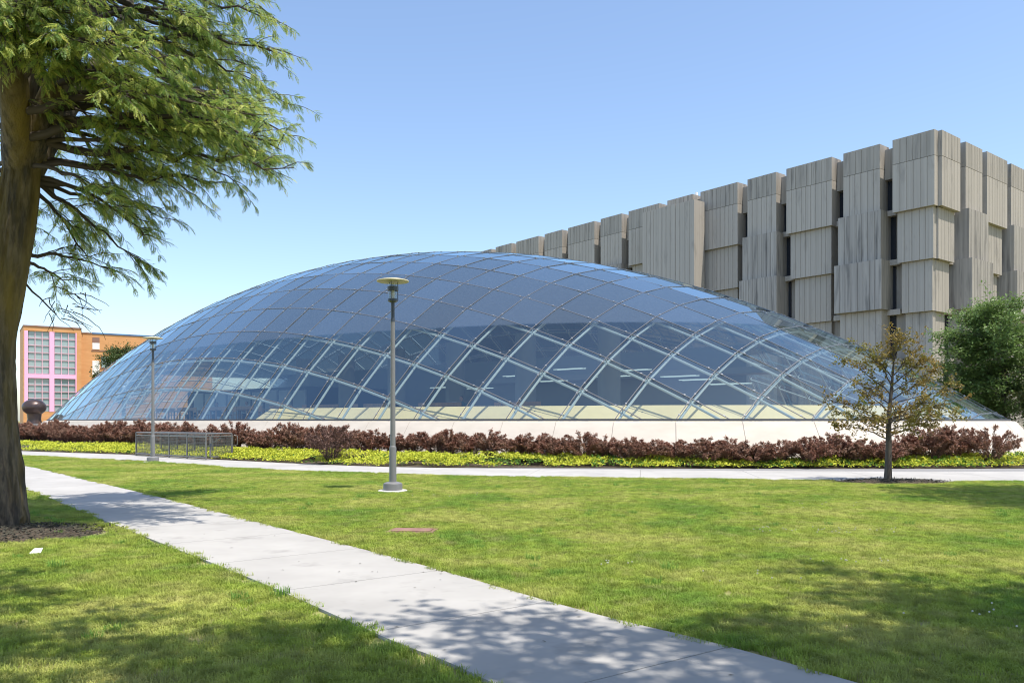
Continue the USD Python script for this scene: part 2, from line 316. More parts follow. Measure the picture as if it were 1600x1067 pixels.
def slabs(name, poly, centre, step, z, label, phase=0.0):
    """concrete path as separate slabs with 12 mm recessed joints, cut square to the line through its middle"""
    root = thing(name, label, kind='structure')
    bed = poly.buffer(-0.02)
    part(root, 'joint_bed', prism(bed, -0.05, z - 0.012), JOINTF)
    ln = LineString(centre); L = ln.length; s = -phase
    while s < L:
        s0, s1 = max(s, 0) + 0.006, min(s + step, L) - 0.006
        if s1 - s0 > 0.1:
            def cross(t):
                p = np.array(ln.interpolate(t).coords[0]); q_ = np.array(ln.interpolate(min(t + 0.05, L)).coords[0]); o = np.array(ln.interpolate(max(t - 0.05, 0)).coords[0])
                d = unit(q_ - o); nn = np.array([-d[1], d[0]]); return p + nn * 6, p - nn * 6
            l_, r_ = zip(*[cross(t) for t in np.linspace(s0, s1, 4)])
            g = Polygon(list(l_) + list(r_)[::-1]).buffer(0).intersection(poly)
            if not g.is_empty and g.area > 0.05: part(root, 'slab', prism(g, -0.04, z), WALK)
        s += step
    return root
JOINTF = mat('joint_filler', (0.19, 0.18, 0.16), 1.0)
mid = (lambda A, B: np.array([(np.array(LineString(A).interpolate(t, True).coords[0]) + np.array(LineString(B).interpolate(t, True).coords[0])) / 2 for t in np.linspace(0.0, 1, 60)]))
slabs('walkway', walk_poly, mid(walk_up, walk_low)[::-1], 1.72, 0.025, 'pale concrete walkway crossing the lawn towards the lower right', phase=0.15)
slabs('path', path_poly, mid(path_up, path_low), 3.0, 0.022, 'pale concrete path along the planting bed')
part('/World', 'gravel_edge', prism(strip_poly, -0.05, 0.016), ASPH, label='thin grey gravel strip between the path and the bed', kind='structure')

# ---------------------------------------------------------------- the dome's geometry
dm = dict(Cx=-7.7466, Cy=56.703, H=10.8217, th=-0.7374, W=17.7718, p0=0.4106, dp=0.0523, s0=-0.9024, ds=0.0918, kl=-0.0446, kw=-0.1422, L=36.508, tl=-0.0595, tw=-0.2141)
def dome(u, v):
    u = np.asarray(u, float); v = np.asarray(v, float); u2, v2 = u * u, v * v
    l = dm['L'] * (u + dm['tl'] * (u ** 3 - u)); w = dm['W'] * (v + dm['tw'] * (v ** 3 - v))
    z = dm['H'] * (1 - (u2 + dm['kl'] * (u2 * u2 - u2)) - (v2 + dm['kw'] * (v2 * v2 - v2)))
    c, s = math.cos(dm['th']), math.sin(dm['th'])
    return np.stack([dm['Cx'] + l * c - w * s, dm['Cy'] + l * s + w * c, EYE + z], -1)
def dome_n(u, v, e=1e-4):
    return unit(np.cross(dome(u + e, v) - dome(u - e, v), dome(u, v + e) - dome(u, v - e)))
def edge(g, k):
    g = np.maximum(g, 0); a_, b_ = k, 1 - k
    return np.sqrt(np.maximum((-b_ + np.sqrt(np.maximum(b_ * b_ + 4 * a_ * g, 0))) / (2 * a_), 0))
uu = np.sin(np.linspace(-np.pi / 2, np.pi / 2, 241)); vv = edge(1 - (uu ** 2 + dm['kl'] * (uu ** 4 - uu ** 2)), dm['kw'])
foot_uv = Polygon(np.vstack([np.column_stack([uu, -vv]), np.column_stack([uu[::-1], vv[::-1]])])).buffer(0)
base_xy = np.vstack([dome(uu, -vv)[:, :2], dome(uu[::-1], vv[::-1])[1:-1, :2]])
foot = Polygon(base_xy).buffer(0)
apron_out = foot.buffer(1.25, quad_segs=32)
I0, I1 = math.ceil((-1 - dm['p0']) / dm['dp']), math.floor((1 - dm['p0']) / dm['dp'])
J0, J1 = math.ceil((-1 - dm['s0']) / dm['ds']), math.floor((1 - dm['s0']) / dm['ds'])
U_ = lambda i: dm['p0'] + i * dm['dp']
V_ = lambda j: dm['s0'] + j * dm['ds']

DOME = thing('glass_domed_building', 'long low blue glass dome with diagonal panes on a white concrete ring', 'building')
panels = []
for i in range(I0 - 1, I1 + 1):
    for j in range(J0 - 1, J1 + 1):
        g = sbox(U_(i), V_(j), U_(i + 1), V_(j + 1)).intersection(foot_uv)
        if g.is_empty or g.geom_type != 'Polygon' or g.area < 2e-5: continue
        c = np.array(shapely.geometry.polygon.orient(g).exterior.coords)[:-1]
        P = dome(c[:, 0], c[:, 1]); ctr = P.mean(0)
        nrm = np.linalg.svd(P - ctr)[2][2]; nrm = nrm if nrm[2] > 0 else -nrm
        if len(P) == 4: P = P - ((P - ctr) @ nrm)[:, None] * nrm
        nrm = unit(nrm + R.normal(0, 0.0045, 3))
        if len(P) == 4: P = P - ((P - ctr) @ nrm)[:, None] * nrm
        d = P - ctr; ln = np.linalg.norm(d, axis=1, keepdims=True); P = ctr + d * np.maximum(1 - 0.035 / np.maximum(ln, 0.05), 0.4)
        f = np.array([[0, k, k + 1] for k in range(1, len(P) - 1)])
        view = unit(np.array([0, 0, EYE]) - ctr); a2 = 0.5 * np.linalg.norm(sum(np.cross(P[k], P[(k + 1) % len(P)]) for k in range(len(P))))
        vis = max(view @ nrm, 0) * a2 / np.sum((ctr - [0, 0, EYE]) ** 2)
        panels.append((vis, i, j, P, f))
panels.sort(key=lambda x: -x[0])
for vis, i, j, P, f in sorted(panels[:296], key=lambda x: (x[2], x[1])):
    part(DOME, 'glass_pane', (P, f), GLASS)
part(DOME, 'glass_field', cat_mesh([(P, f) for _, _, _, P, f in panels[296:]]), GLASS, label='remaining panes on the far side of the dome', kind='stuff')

clamps = []
def dome_line(us, vs, deep, struts):
    P = dome(us, vs); N = dome_n(us, vs); Q = P - N * 0.24
    end = np.linalg.norm(np.diff(Q, axis=0), axis=1) > 0.05
    keep = np.r_[True, end]; Q = Q[keep]
    ms = [tube(Q, 0.050, 8)]
    if struts:
        for k in range(1, len(P) - 1): ms.append(tube([P[k] - N[k] * 0.02, P[k] - N[k] * 0.24], 0.028, 6))
    part(DOME, 'steel_pipe', cat_mesh(ms), PIPE, smooth=40)
    st = []
    for k in range(len(P) - 1):
        if np.linalg.norm(P[k + 1] - P[k]) < 0.08: continue
        n_ = unit(N[k] + N[k + 1]); st.append(bar(P[k] + n_ * deep, P[k + 1] + n_ * deep, 0.032, 0.018, up=n_))
        d = unit(P[k + 1] - P[k]); ll = np.linalg.norm(P[k + 1] - P[k])
        if ll > 1.2:
            for t in (0.30, ll - 0.30):
                c_ = P[k] + d * t + n_ * 0.02; clamps.append(bar(c_ - d * 0.035, c_ + d * 0.035, 0.06, 0.03, up=n_))
    part(DOME, 'pane_joint', cat_mesh(st), JOINT)
for j in range(J0, J1 + 1):
    v = V_(j); ue = float(edge(1 - (v * v + dm['kw'] * (v ** 4 - v * v)), dm['kl']))
    us = np.array([-ue] + [U_(i) for i in range(I0, I1 + 1) if abs(U_(i)) < ue - 0.004] + [ue]); dome_line(us, np.full(len(us), v), 0.004, True)
for i in range(I0, I1 + 1):
    u = U_(i); ve = float(edge(1 - (u * u + dm['kl'] * (u ** 4 - u * u)), dm['kw']))
    vs = np.array([-ve] + [V_(j) for j in range(J0, J1 + 1) if abs(V_(j)) < ve - 0.008] + [ve]); dome_line(np.full(len(vs), u), vs, 0.012, False)
part(DOME, 'pane_clamp', cat_mesh(clamps), CLAMP, kind='stuff')

def ring_strip(offs_z, closed=True, pts=None):
    """sheet between offset copies of the dome's foot line: [(offset, z), ...]"""
    P = base_xy if pts is None else pts
    t = unit(np.roll(P, -1, 0) - np.roll(P, 1, 0)); nrm = np.column_stack([t[:, 1], -t[:, 0]])
    rows = [np.column_stack([P + nrm * o, np.full(len(P), z)]) for o, z in offs_z]; n_ = len(P); f = []
    for r in range(len(rows) - 1):
        for k in range(n_): f.append([r * n_ + k, (r + 1) * n_ + k, (r + 1) * n_ + (k + 1) % n_, r * n_ + (k + 1) % n_])
    return np.vstack(rows), np.array(f)
# base_xy runs counter-clockwise, outward normal = (t.y, -t.x)
part(DOME, 'dark_sill', ring_strip([(-0.10, EYE - 0.03), (-0.10, EYE + 0.05), (0.05, EYE + 0.05), (0.05, EYE - 0.03)]), SILL)
part(DOME, 'ring_core', ring_strip([(-0.55, 0.0), (-0.55, EYE - 0.06), (0.20, EYE - 0.06), (1.10, 0.30), (1.10, 0.0)]), FOOT)
ringline = LineString(np.vstack([base_xy, base_xy[:1]])); NS = 84; RL = ringline.length
tq = np.array([ringline.project(Point(dome(U_(i), -edge(1 - (U_(i) ** 2 + dm['kl'] * (U_(i) ** 4 - U_(i) ** 2)), dm['kw']))[:2])) for i in range(I0, I1 + 1)])
cuts = list(tq)
rest = np.linspace(cuts[-1], RL + cuts[0], 40)[1:-1]; cuts += list(rest)
def ringp(s):
    s = s % RL; p = np.array(ringline.interpolate(s).coords[0]); q_ = np.array(ringline.interpolate((s + 0.03) % RL).coords[0]); d = unit(q_ - p); return p, np.array([d[1], -d[0]])
cuts.append(RL + cuts[0])
for k in range(len(cuts) - 1):
    s0, s1 = cuts[k] + 0.008, cuts[k + 1] - 0.008; m_ = max(2, int((s1 - s0) / 0.8) + 1); rows = []
    for s in np.linspace(s0, s1, m_ + 1):
        p, nn = ringp(s); rows.append([[*(p + nn * o), z] for o, z in ((-0.05, EYE - 0.05), (0.06, EYE - 0.035), (0.24, EYE - 0.06), (1.22, 0.26), (1.10, 0.20), (0.1, EYE - 0.25))])
    rows = np.array(rows); nn_ = 6; v = rows.reshape(-1, 3); f = []
    for r in range(m_):
        for t in range(nn_): f.append([r * nn_ + t, r * nn_ + (t + 1) % nn_, (r + 1) * nn_ + (t + 1) % nn_, (r + 1) * nn_ + t])
    f = np.array(f); f = np.vstack([f[:, [0, 1, 2]], f[:, [0, 2, 3]]]); cap = [[0, t + 1, t] for t in range(1, nn_ - 1)] + [[m_ * nn_, m_ * nn_ + t, m_ * nn_ + t + 1] for t in range(1, nn_ - 1)]
    part(DOME, 'ring_slab', (v, np.vstack([f, cap])), APRON)
# interior
inner = foot.buffer(-2.3); inner2 = foot.buffer(-2.75)
part(DOME, 'reading_room_floor', prism(foot.buffer(-0.4), EYE - 0.30, EYE - 0.12), INFLOOR)
near = Polygon([(-13.2, 20), (60, 20), (60, 36), (26, 44), (-8, 48), (-13.2, 44)])
def arc_strip(prof):
    P = base_xy; t = unit(np.roll(P, -1, 0) - np.roll(P, 1, 0)); nrm = np.column_stack([t[:, 1], -t[:, 0]]); k = np.where(shapely.contains_xy(near, P[:, 0], P[:, 1]))[0]
    ks = np.split(k, np.where(np.diff(k) > 1)[0] + 1); k = max(ks, key=len); rows = [np.column_stack([P[k] + nrm[k] * o, np.full(len(k), z)]) for o, z in prof]; n_ = len(k)
    f = [[r * n_ + m, (r + 1) * n_ + m, (r + 1) * n_ + m + 1, r * n_ + m + 1] for r in range(len(rows) - 1) for m in range(n_ - 1)]
    return np.vstack(rows), np.array(f)
part(DOME, 'inner_ring_slope', arc_strip([(-1.0, EYE - 0.10), (-1.35, EYE - 0.02), (-2.35, EYE + 0.56), (-2.75, EYE + 0.56), (-2.75, EYE - 0.119)]), INWALL)
cdir = np.array([math.cos(dm['th']), math.sin(dm['th'])]); wdir = np.array([-cdir[1], cdir[0]]); cen = np.array([dm['Cx'], dm['Cy']])
def at(l, w, z=0.0): p = cen + cdir * l + wdir * w; return np.array([p[0], p[1], z])
for l, w in [(-14, 1.5), (-7.5, 1.0), (-1.0, 0.5), (5.5, 0.0), (12.0, -0.5), (18, -0.5)]:
    part(DOME, 'round_column', tube([at(l, w, EYE - 0.12), at(l, w, EYE + 5.0)], 0.62, 20), COLM, smooth=40)
rows = []
def lbox(l0, l1, w0, w1, z0, z1):
    a_ = np.array([at(l0, w0, z0), at(l1, w0, z0), at(l1, w1, z0), at(l0, w1, z0)]); b_ = a_.copy(); b_[:, 2] = z1; return hexa(a_, b_)
part(DOME, 'service_core_wall', lbox(-29, 22, 7.5, 7.9, EYE - 0.12, EYE + 4.4), INGREY)
part(DOME, 'service_room', lbox(-29, -10, -1.0, 6.9, EYE - 0.11, EYE + 2.6), INDARK)
for k in range(9): part(DOME, 'wall_panel', lbox(-27.5 + 2 * k, -25.8 + 2 * k, -1.14, -1.03, EYE + 0.0, EYE + 2.4 - 0.05 * (k % 3)), INGREY)
part(DOME, 'mezzanine_slab', lbox(2, 24, 5.4, 7.45, EYE + 2.6, EYE + 2.95), COLM)
for k, (l, w, z) in enumerate([(8, 3.0, 3.0), (10.5, 3.6, 2.6), (13, 2.2, 3.2), (15.5, 3.2, 2.7), (18, 1.6, 2.9), (20.5, 2.4, 2.5), (4, 3.6, 2.3), (-0.5, 4.2, 2.5), (22.5, 1.0, 2.2), (24.5, 0.4, 1.9)]):
    for o in (0, 0.35): part(DOME, 'ceiling_tube_light', lbox(l - 1.1, l + 1.1, w + o, w + o + 0.06, EYE + z - 0.12, EYE + z - 0.07), TUBE)
# two small cameras on the left flank
for u, v in [(-0.806, -0.290), (-0.775, -0.300)]:
    p = dome(u, v); n_ = dome_n(u, v)
    part(DOME, 'security_camera', cat_mesh([tube([p, p + n_ * 0.22], 0.04, 8), (lambda s: (s.vertices + p + n_ * 0.30, s.faces))(trimesh.creation.icosphere(2, 0.16))]), WHITE, smooth=True)

# ---------------------------------------------------------------- bed soil
bed_poly = Polygon(np.vstack([bed_front, [(40, 30), (40, 60), (-46, 70)]])).buffer(0).difference(apron_out.buffer(-0.25))
bed_poly = max(getattr(bed_poly, 'geoms', [bed_poly]), key=lambda g: g.area) if bed_poly.geom_type != 'Polygon' else bed_poly
bed_poly = Polygon(bed_poly.exterior).difference(foot.buffer(0.95)).intersection(foot.buffer(9.0))
if bed_poly.geom_type != 'Polygon': bed_poly = max(bed_poly.geoms, key=lambda g: g.area)
front_line = LineString(bed_front)
def bed_z(x, y):
    d = front_line.distance(Point(x, y)); return 0.03 + min(d, 2.6) / 2.6 * 0.24
bp = shapely.segmentize(bed_poly, 0.8)
part('/World', 'planting_bed', sheet(bp, bed_z), SOIL, label='dark soil of the planting bed round the dome', kind='structure')

# ---------------------------------------------------------------- concrete block building
LIB = thing('concrete_library_building', 'tall brutalist building of stacked ribbed grey concrete blocks behind the dome', 'building')
COR = np.array([31.2, 60.0]); T_ = np.array([-0.6236, 0.7817]); N_ = np.array([-0.7817, -0.6236]); S_ = -N_; M_ = -T_
ZR = [22.9, 17.33, 13.49, 9.65, 5.85, 2.0, -0.1]
def fbox(org, t, n, q0, q1, d0, d1, z0, z1):
    a_ = [[*(org + t * q0 + n * d0), z0], [*(org + t * q1 + n * d0), z0], [*(org + t * q1 + n * d1), z0], [*(org + t * q0 + n * d1), z0]]
    b_ = np.array(a_, float); b_[:, 2] = z1; v, f = hexa(np.array(a_, float), b_)
    if t[0] * n[1] - t[1] * n[0] < 0: f = f[:, ::-1]
    return v, f
def ribbed(org, t, n, q0, q1, d0, d1, z0, z1):
    w = q1 - q0; m_ = max(3, int(w / 0.46)); cuts_ = [q0 + w * (k + rnd.uniform(-0.12, 0.12)) / m_ for k in range(1, m_)]; fr_ = [(q0, d1)]
    for c_ in cuts_: fr_ += [(c_ - 0.024, d1), (c_ - 0.012, d1 - 0.026), (c_ + 0.012, d1 - 0.026), (c_ + 0.024, d1)]
    pl = [(q0, d0)] + fr_ + [(q1, d1), (q1, d0)]
    return prism(Polygon([org + t * a_ + n * b_ for a_, b_ in pl]).buffer(0), z0, z1)
PA = [0, -0.32, -0.62, -0.92, -1.0, -1.05]; PB = [0.0, 0.34, 0.62, 0.10, 0.02, 0.0]
def bays(t, n, lst, eps=0.0):
    for k, (q0, q1, ty) in enumerate(lst):
        pr = PA if ty == 'A' else PB; dz = 0.0 if ty == 'A' else 0.36
        for r in range(6):
            z1 = ZR[r] if r == 0 else ZR[r] + dz - 0.006; z0 = ZR[r + 1] + dz + 0.006 if r < 5 else ZR[r + 1]
            ins = (0, 0.22, 0.42, 0.55, 0.6, 0.6)[r] if ty == 'A' else (0, -0.26, -0.44, -0.2, -0.1, -0.1)[r]
            jit = rnd.uniform(-0.02, 0.02) + eps
            m_ = CONC if (ty == 'A' or r == 0 or r > 2) else CONC_B
            if r == 0:
                part(LIB, 'parapet_block', ribbed(COR, t, n, q0, q1, -1.45, pr[r] + jit + 0.01, z1 - 1.9, z1 + rnd.uniform(-0.03, 0.03)), CONC_P)
                z1 -= 1.925
            part(LIB, 'concrete_block', ribbed(COR, t, n, q0 + ins, q1 - ins, -1.40, pr[r] + jit, z0, z1), m_)
        if k + 1 < len(lst):
            g0, g1 = q1, lst[k + 1][0]; w = g1 - g0
            part(LIB, 'infill_block', fbox(COR, t, n, g0 + 0.002, g1 - 0.002, -1.45, -0.80 + eps, 20.2, 22.55), CONC_P)
            for r in range(6):
                za, zb = ZR[r + 1] + 0.42, (ZR[r] if r else 20.15) - 0.02
                part(LIB, 'slit_window', fbox(COR, t, n, g0 + 0.36 * w, g1 - 0.02, -1.55, -1.22 + eps, za, zb), SLIT)
                part(LIB, 'window_ledge', fbox(COR, t, n, g0 - 0.25, g1 + 0.25, -1.5, -0.70 + eps, ZR[r + 1] - 0.02, za - 0.02), CONC)
bays(T_, N_, [(0.25, 3.37, 'A'), (4.37, 7.38, 'B'), (8.37, 12.54, 'A'), (13.54, 16.46, 'B'), (17.5, 21.66, 'A'), (22.6, 25.7, 'B'), (26.7, 30.83, 'A'), (31.8, 34.87, 'B'), (35.84, 40.0, 'A'), (41.0, 44.0, 'B'), (45.05, 49.2, 'A'), (50.1, 53.25, 'B'), (54.2, 58.3, 'A'), (59.3, 62.3, 'B'), (63.3, 67.4, 'A')])
bays(S_, M_, [(0.61, 3.69, 'A'), (4.68, 7.69, 'B'), (8.56, 12.55, 'A'), (13.3, 16.4, 'B'), (17.4, 21.5, 'A'), (22.5, 25.5, 'B')], eps=0.004)
core = Polygon([COR + T_ * 1.38 + S_ * 1.37, COR + T_ * 67.5 + S_ * 1.37, COR + T_ * 67.5 + S_ * 26, COR + T_ * 1.38 + S_ * 26])
part(LIB, 'core_wall', prism(core, -0.1, 22.0), CONC)
for (a0, a1, pr_, z1) in [(20.9, 23.1, 1.86, 21.75), (23.12, 25.3, 1.9, 21.78), (25.32, 27.2, 1.87, 21.76)]:
    part(LIB, 'tower_slab', ribbed(COR, T_, N_, a0, a1, 0.36, pr_, -0.1, z1), CONC, label='panel of the taller projecting shaft')
part(LIB, 'roof_hatch', fbox(COR, T_, N_, 22.9, 23.1, -1.2, -1.0, 22.8, 23.35), WHITE)

# ---------------------------------------------------------------- orange brick building
ORG = thing('orange_brick_building', 'orange brick building with a tall pink framed window grid at far left', 'building')
B0 = np.array([-68.6, 115.0]); bt = unit(np.array([6.02, 4.0])); bn = np.array([bt[1], -bt[0]]); BW = 7.23
ob = lambda q0, q1, d0, d1, z0, z1: fbox(B0, bt, bn, q0, q1, d0, d1, z0, z1)
part(ORG, 'brick_bay', cat_mesh([ob(0, BW, -9, -0.32, -0.1, 14.70), ob(0, 0.10, -0.32, 0, -0.1, 14.70), ob(6.62, BW, -0.32, 0, -0.1, 14.70), ob(0.10, 6.62, -0.32, 0, 14.10, 14.70), ob(0.10, 6.62, -0.32, 0, -0.1, 2.7)]), BRICK)
part(ORG, 'coping', ob(-0.05, BW + 0.05, -9.05, 0.08, 14.70, 14.88), LOUV)
fr = [ob(0.10, 0.55, -0.32, 0.03, 2.7, 14.10), ob(3.18, 3.80, -0.32, 0.03, 2.7, 14.10), ob(6.48, 6.62, -0.32, 0.03, 2.7, 14.10), ob(0.55, 3.18, -0.31, 0.02, 7.45, 8.05), ob(3.80, 6.48, -0.31, 0.02, 7.45, 8.05)]
part(ORG, 'pink_frame', cat_mesh(fr), PINK)
for q0, q1 in ((0.55, 3.18), (3.80, 6.48)):
    for z0, z1, nr in ((8.05, 14.10, 6), (2.7, 7.45, 5)):
        w = part(ORG, 'window', cat_mesh([ob(q0 + (q1 - q0) * k / 3 - 0.05, q0 + (q1 - q0) * k / 3 + 0.05, -0.30, -0.12, z0, z1) for k in (1, 2)] + [ob(q0, q1, -0.30, -0.125, z0 + (z1 - z0) * k / nr - 0.045, z0 + (z1 - z0) * k / nr + 0.045) for k in range(1, nr)]), PINKD)
        for cx in range(3):
            for k in range(nr):
                a0, a1 = q0 + (q1 - q0) * cx / 3 + 0.055, q0 + (q1 - q0) * (cx + 1) / 3 - 0.055; b0, b1 = z0 + (z1 - z0) * k / nr + 0.05, z0 + (z1 - z0) * (k + 1) / nr - 0.05
                part(w, 'pane', ob(a0, a1, -0.29, -0.24, b0, b1), PANEB)
part(ORG, 'brick_wing', ob(BW - 0.1, 26, -12, -1.6, -0.1, 14.25), BRICK)
part(ORG, 'blue_coping', ob(BW + 1.6, 26.05, -12.05, -1.52, 14.25, 14.46), BLUETRIM)
part(ORG, 'coping', ob(BW - 0.08, BW + 1.58, -12.05, -1.53, 14.25, 14.42), LOUV)
for nm, q0, q1, z0, z1, m_ in [('louver_panel', 8.85, 9.8, 12.95, 13.75, LOUV), ('white_panel', 8.85, 9.8, 12.0, 12.94, WHITE), ('white_panel', 8.85, 9.8, 8.2, 10.3, WHITE), ('white_panel', 8.85, 9.8, 4.3, 6.4, WHITE), ('brown_sill', 8.7, 11.6, 11.72, 11.86, LOUV), ('brown_sill', 9.9, 11.7, 9.1, 9.25, LOUV)]:
    part(ORG, nm, ob(q0, q1, -1.62, -1.54, z0, z1), m_)
for z0 in (9.25, 5.4):
    w = part(ORG, 'window', ob(10.0, 11.6, -1.62, -1.55, z0, z0 + 1.75), LOUV)
    for k in range(2): part(w, 'pane', ob(10.06 + 0.77 * k, 10.77 + 0.77 * k, -1.56, -1.52, z0 + 0.08, z0 + 1.67), PANEB)

# ---------------------------------------------------------------- generic bronze sculpture (plain rounded form on a rough stone block)
SC = thing('bronze_sculpture', 'dark bronze rounded abstract sculpture on a rough stone base left of the dome', 'sculpture', (-35.0, 60.0, 0))
ico = trimesh.creation.icosphere(4, 1.0); v = ico.vertices * [0.80, 0.78, 0.60]
v = v * (1 + 0.06 * (meshkit.fbm(v * 1.6 + 5, 3)[:, None] - 0.5)); part(SC, 'rounded_mass', (v + [0, 0, 2.45], ico.faces), BRONZE, smooth=True)
part(SC, 'bronze_neck', lathe([(0.0, 1.2), (0.52, 1.2), (0.44, 1.6), (0.50, 2.1), (0.0, 2.2)], 14), BRONZE, smooth=50)
bl = trimesh.creation.box((1.4, 1.3, 1.25)).subdivide().subdivide().subdivide(); v = bl.vertices.copy(); v += (meshkit.fbm(v * 2.2 + 9, 3)[:, None] - 0.5) * 0.35 * unit(v); v[:, :2] *= (1.08 - 0.14 * (v[:, 2:3] + 0.6)); part(SC, 'stone_base', (v + [0, 0, 0.62], bl.faces), STONE, smooth=35)

# ---------------------------------------------------------------- lamp posts
def lamp(label, loc):
    t = thing('lamp_post', label, 'lamp post', loc, group='disc topped lamp posts on the lawn')
    part(t, 'concrete_footing', lathe([(0.0, 0.045), (0.29, 0.045), (0.31, 0.03), (0.32, -0.05)], 32), FOOT, smooth=40)
    part(t, 'base_cover', lathe([(0.0, 0.215), (0.11, 0.215), (0.185, 0.19), (0.20, 0.165), (0.20, 0.04)], 28), POLE, smooth=40)
    part(t, 'lower_sleeve', lathe([(0.052, 0.98), (0.060, 0.955), (0.074, 0.93), (0.076, 0.2)], 20), POLE, smooth=40)
    part(t, 'shaft', lathe([(0.046, 3.62), (0.056, 0.9)], 20), POLE, smooth=40)
    part(t, 'dark_neck', lathe([(0.0, 4.02), (0.040, 4.02), (0.040, 3.64), (0.048, 3.615), (0.048, 3.55)], 18), NECK, smooth=40)
    h = part(t, 'lantern_cup', lathe([(0.0, 4.03), (0.105, 4.03), (0.108, 3.985), (0.06, 3.955), (0.04, 3.95)], 22), NECK, smooth=40)
    part(t, 'lantern_glass', lathe([(0.082, 4.03), (0.082, 4.36)], 22), LANT, smooth=True)
    part(t, 'lamp_bulb', lathe([(0.0, 4.25), (0.035, 4.23), (0.04, 4.12), (0.03, 4.04)], 12), WHITE, smooth=True)
    part(t, 'lantern_band', lathe([(0.088, 4.20), (0.117, 4.20), (0.117, 4.285), (0.088, 4.285), (0.088, 4.20)], 22), NECK)
    for k in range(3):
        a_ = 2 * math.pi * k / 3 + 0.35; c_, s_ = 0.105 * math.cos(a_), 0.105 * math.sin(a_)
        part(t, 'cage_bar', tube([[c_, s_, 3.99], [c_, s_, 4.40]], 0.009, 6), NECK)
    part(t, 'disc_shade', lathe([(0.0, 4.455), (0.20, 4.443), (0.33, 4.412), (0.338, 4.396), (0.33, 4.388), (0.2, 4.388), (0.0, 4.388)], 40), DISCM, smooth=40)
    return t
lamp0 = lamp('tall grey lamp post nearest the camera, in the middle of the lawn', (-2.49, 17.11, 0))
copy(lamp0, 'farther grey lamp post standing in front of the steel railing enclosure', (-12.72, 29.01, 0), 20)

# ---------------------------------------------------------------- railing enclosure
RA = thing('railing_enclosure', 'low stainless steel railing enclosure with mesh panels and a gate beside the path', 'railing')
A3, B3, C3 = np.array([-15.68, 34.18, 0.02]), np.array([-11.35, 30.39, 0.02]), np.array([-10.74, 31.39, 0.02]); D3 = A3 + (C3 - B3)
Z = np.array([0, 0, 1.0])
def mesh_panel(p, q_, z0, z1, nm='wire_mesh'):
    ms = []; L = np.linalg.norm(q_ - p)
    for k in range(1, int(L / 0.055)): c_ = p + (q_ - p) * k * 0.055 / L; ms.append(bar(c_ + Z * z0, c_ + Z * z1, 0.006, 0.006, up=(1, 0, 0)))
    for k in range(1, int((z1 - z0) / 0.055)): ms.append(bar(p + Z * (z0 + k * 0.055), q_ + Z * (z0 + k * 0.055), 0.006, 0.006))
    return cat_mesh(ms)
def fence(p, q_, n_, gate=False):
    d = (q_ - p) / n_
    part(RA, 'handrail', tube([p + Z * 0.97, q_ + Z * 0.97], 0.026, 10), STEEL, smooth=True)
    part(RA, 'upper_rail', bar(p + Z * 0.86, q_ + Z * 0.86, 0.04, 0.04), STEEL)
    part(RA, 'bottom_rail', bar(p + Z * 0.10, q_ + Z * 0.10, 0.04, 0.05), STEEL)
    part(RA, 'base_plate', bar(p + Z * 0.01, q_ + Z * 0.01, 0.12, 0.03), STEEL)
    for k in range(n_ + 1):
        c_ = p + d * k; part(RA, 'post', bar(c_ + Z * 0.0, c_ + Z * 0.96, 0.05, 0.05, up=d), STEEL)
    for k in range(n_): part(RA, 'wire_mesh', mesh_panel(p + d * k, p + d * (k + 1), 0.12, 0.84), STEEL)
fence(A3, B3, 4); fence(D3, C3, 4)
fence(A3, D3, 1)
part(RA, 'handrail', tube([B3 + Z * 0.97, C3 + Z * 0.97], 0.026, 10), STEEL, smooth=True)
g0, g1 = B3 + (C3 - B3) * 0.08, B3 + (C3 - B3) * 0.94; go = np.array([0.10, -0.06, 0])
gt = part(RA, 'gate', cat_mesh([bar(g0 + go + Z * 0.14, g0 + go + Z * 0.88, 0.05, 0.05, up=(1, 0, 0)), bar(g1 + go + Z * 0.14, g1 + go + Z * 0.88, 0.05, 0.05, up=(1, 0, 0)), bar(g0 + go + Z * 0.885, g1 + go + Z * 0.885, 0.05, 0.05), bar(g0 + go + Z * 0.12, g1 + go + Z * 0.12, 0.05, 0.05)]), STEEL)
part(gt, 'wire_mesh', mesh_panel(g0 + go, g1 + go, 0.15, 0.86), STEEL)
part(gt, 'latch', bar(g0 + go + Z * 0.5 + [0.03, -.03, 0], g0 + go + Z * 0.62 + [0.03, -.03, 0], 0.05, 0.06, up=(1, 0, 0)), NECK)
part(RA, 'brace', bar(D3 + (C3 - D3) * 0.66 + Z * 0.38, D3 + (C3 - D3) * 0.86 + Z * 0.80, 0.03, 0.03), STEEL)
hk = C3 + go; part(RA, 'end_loop', tube([hk + Z * 0.92, hk + np.array([0.13, 0.02, 0.88]), hk + np.array([0.13, 0.02, 0.55]), hk + Z * 0.52], 0.018, 8), STEEL, smooth=True)

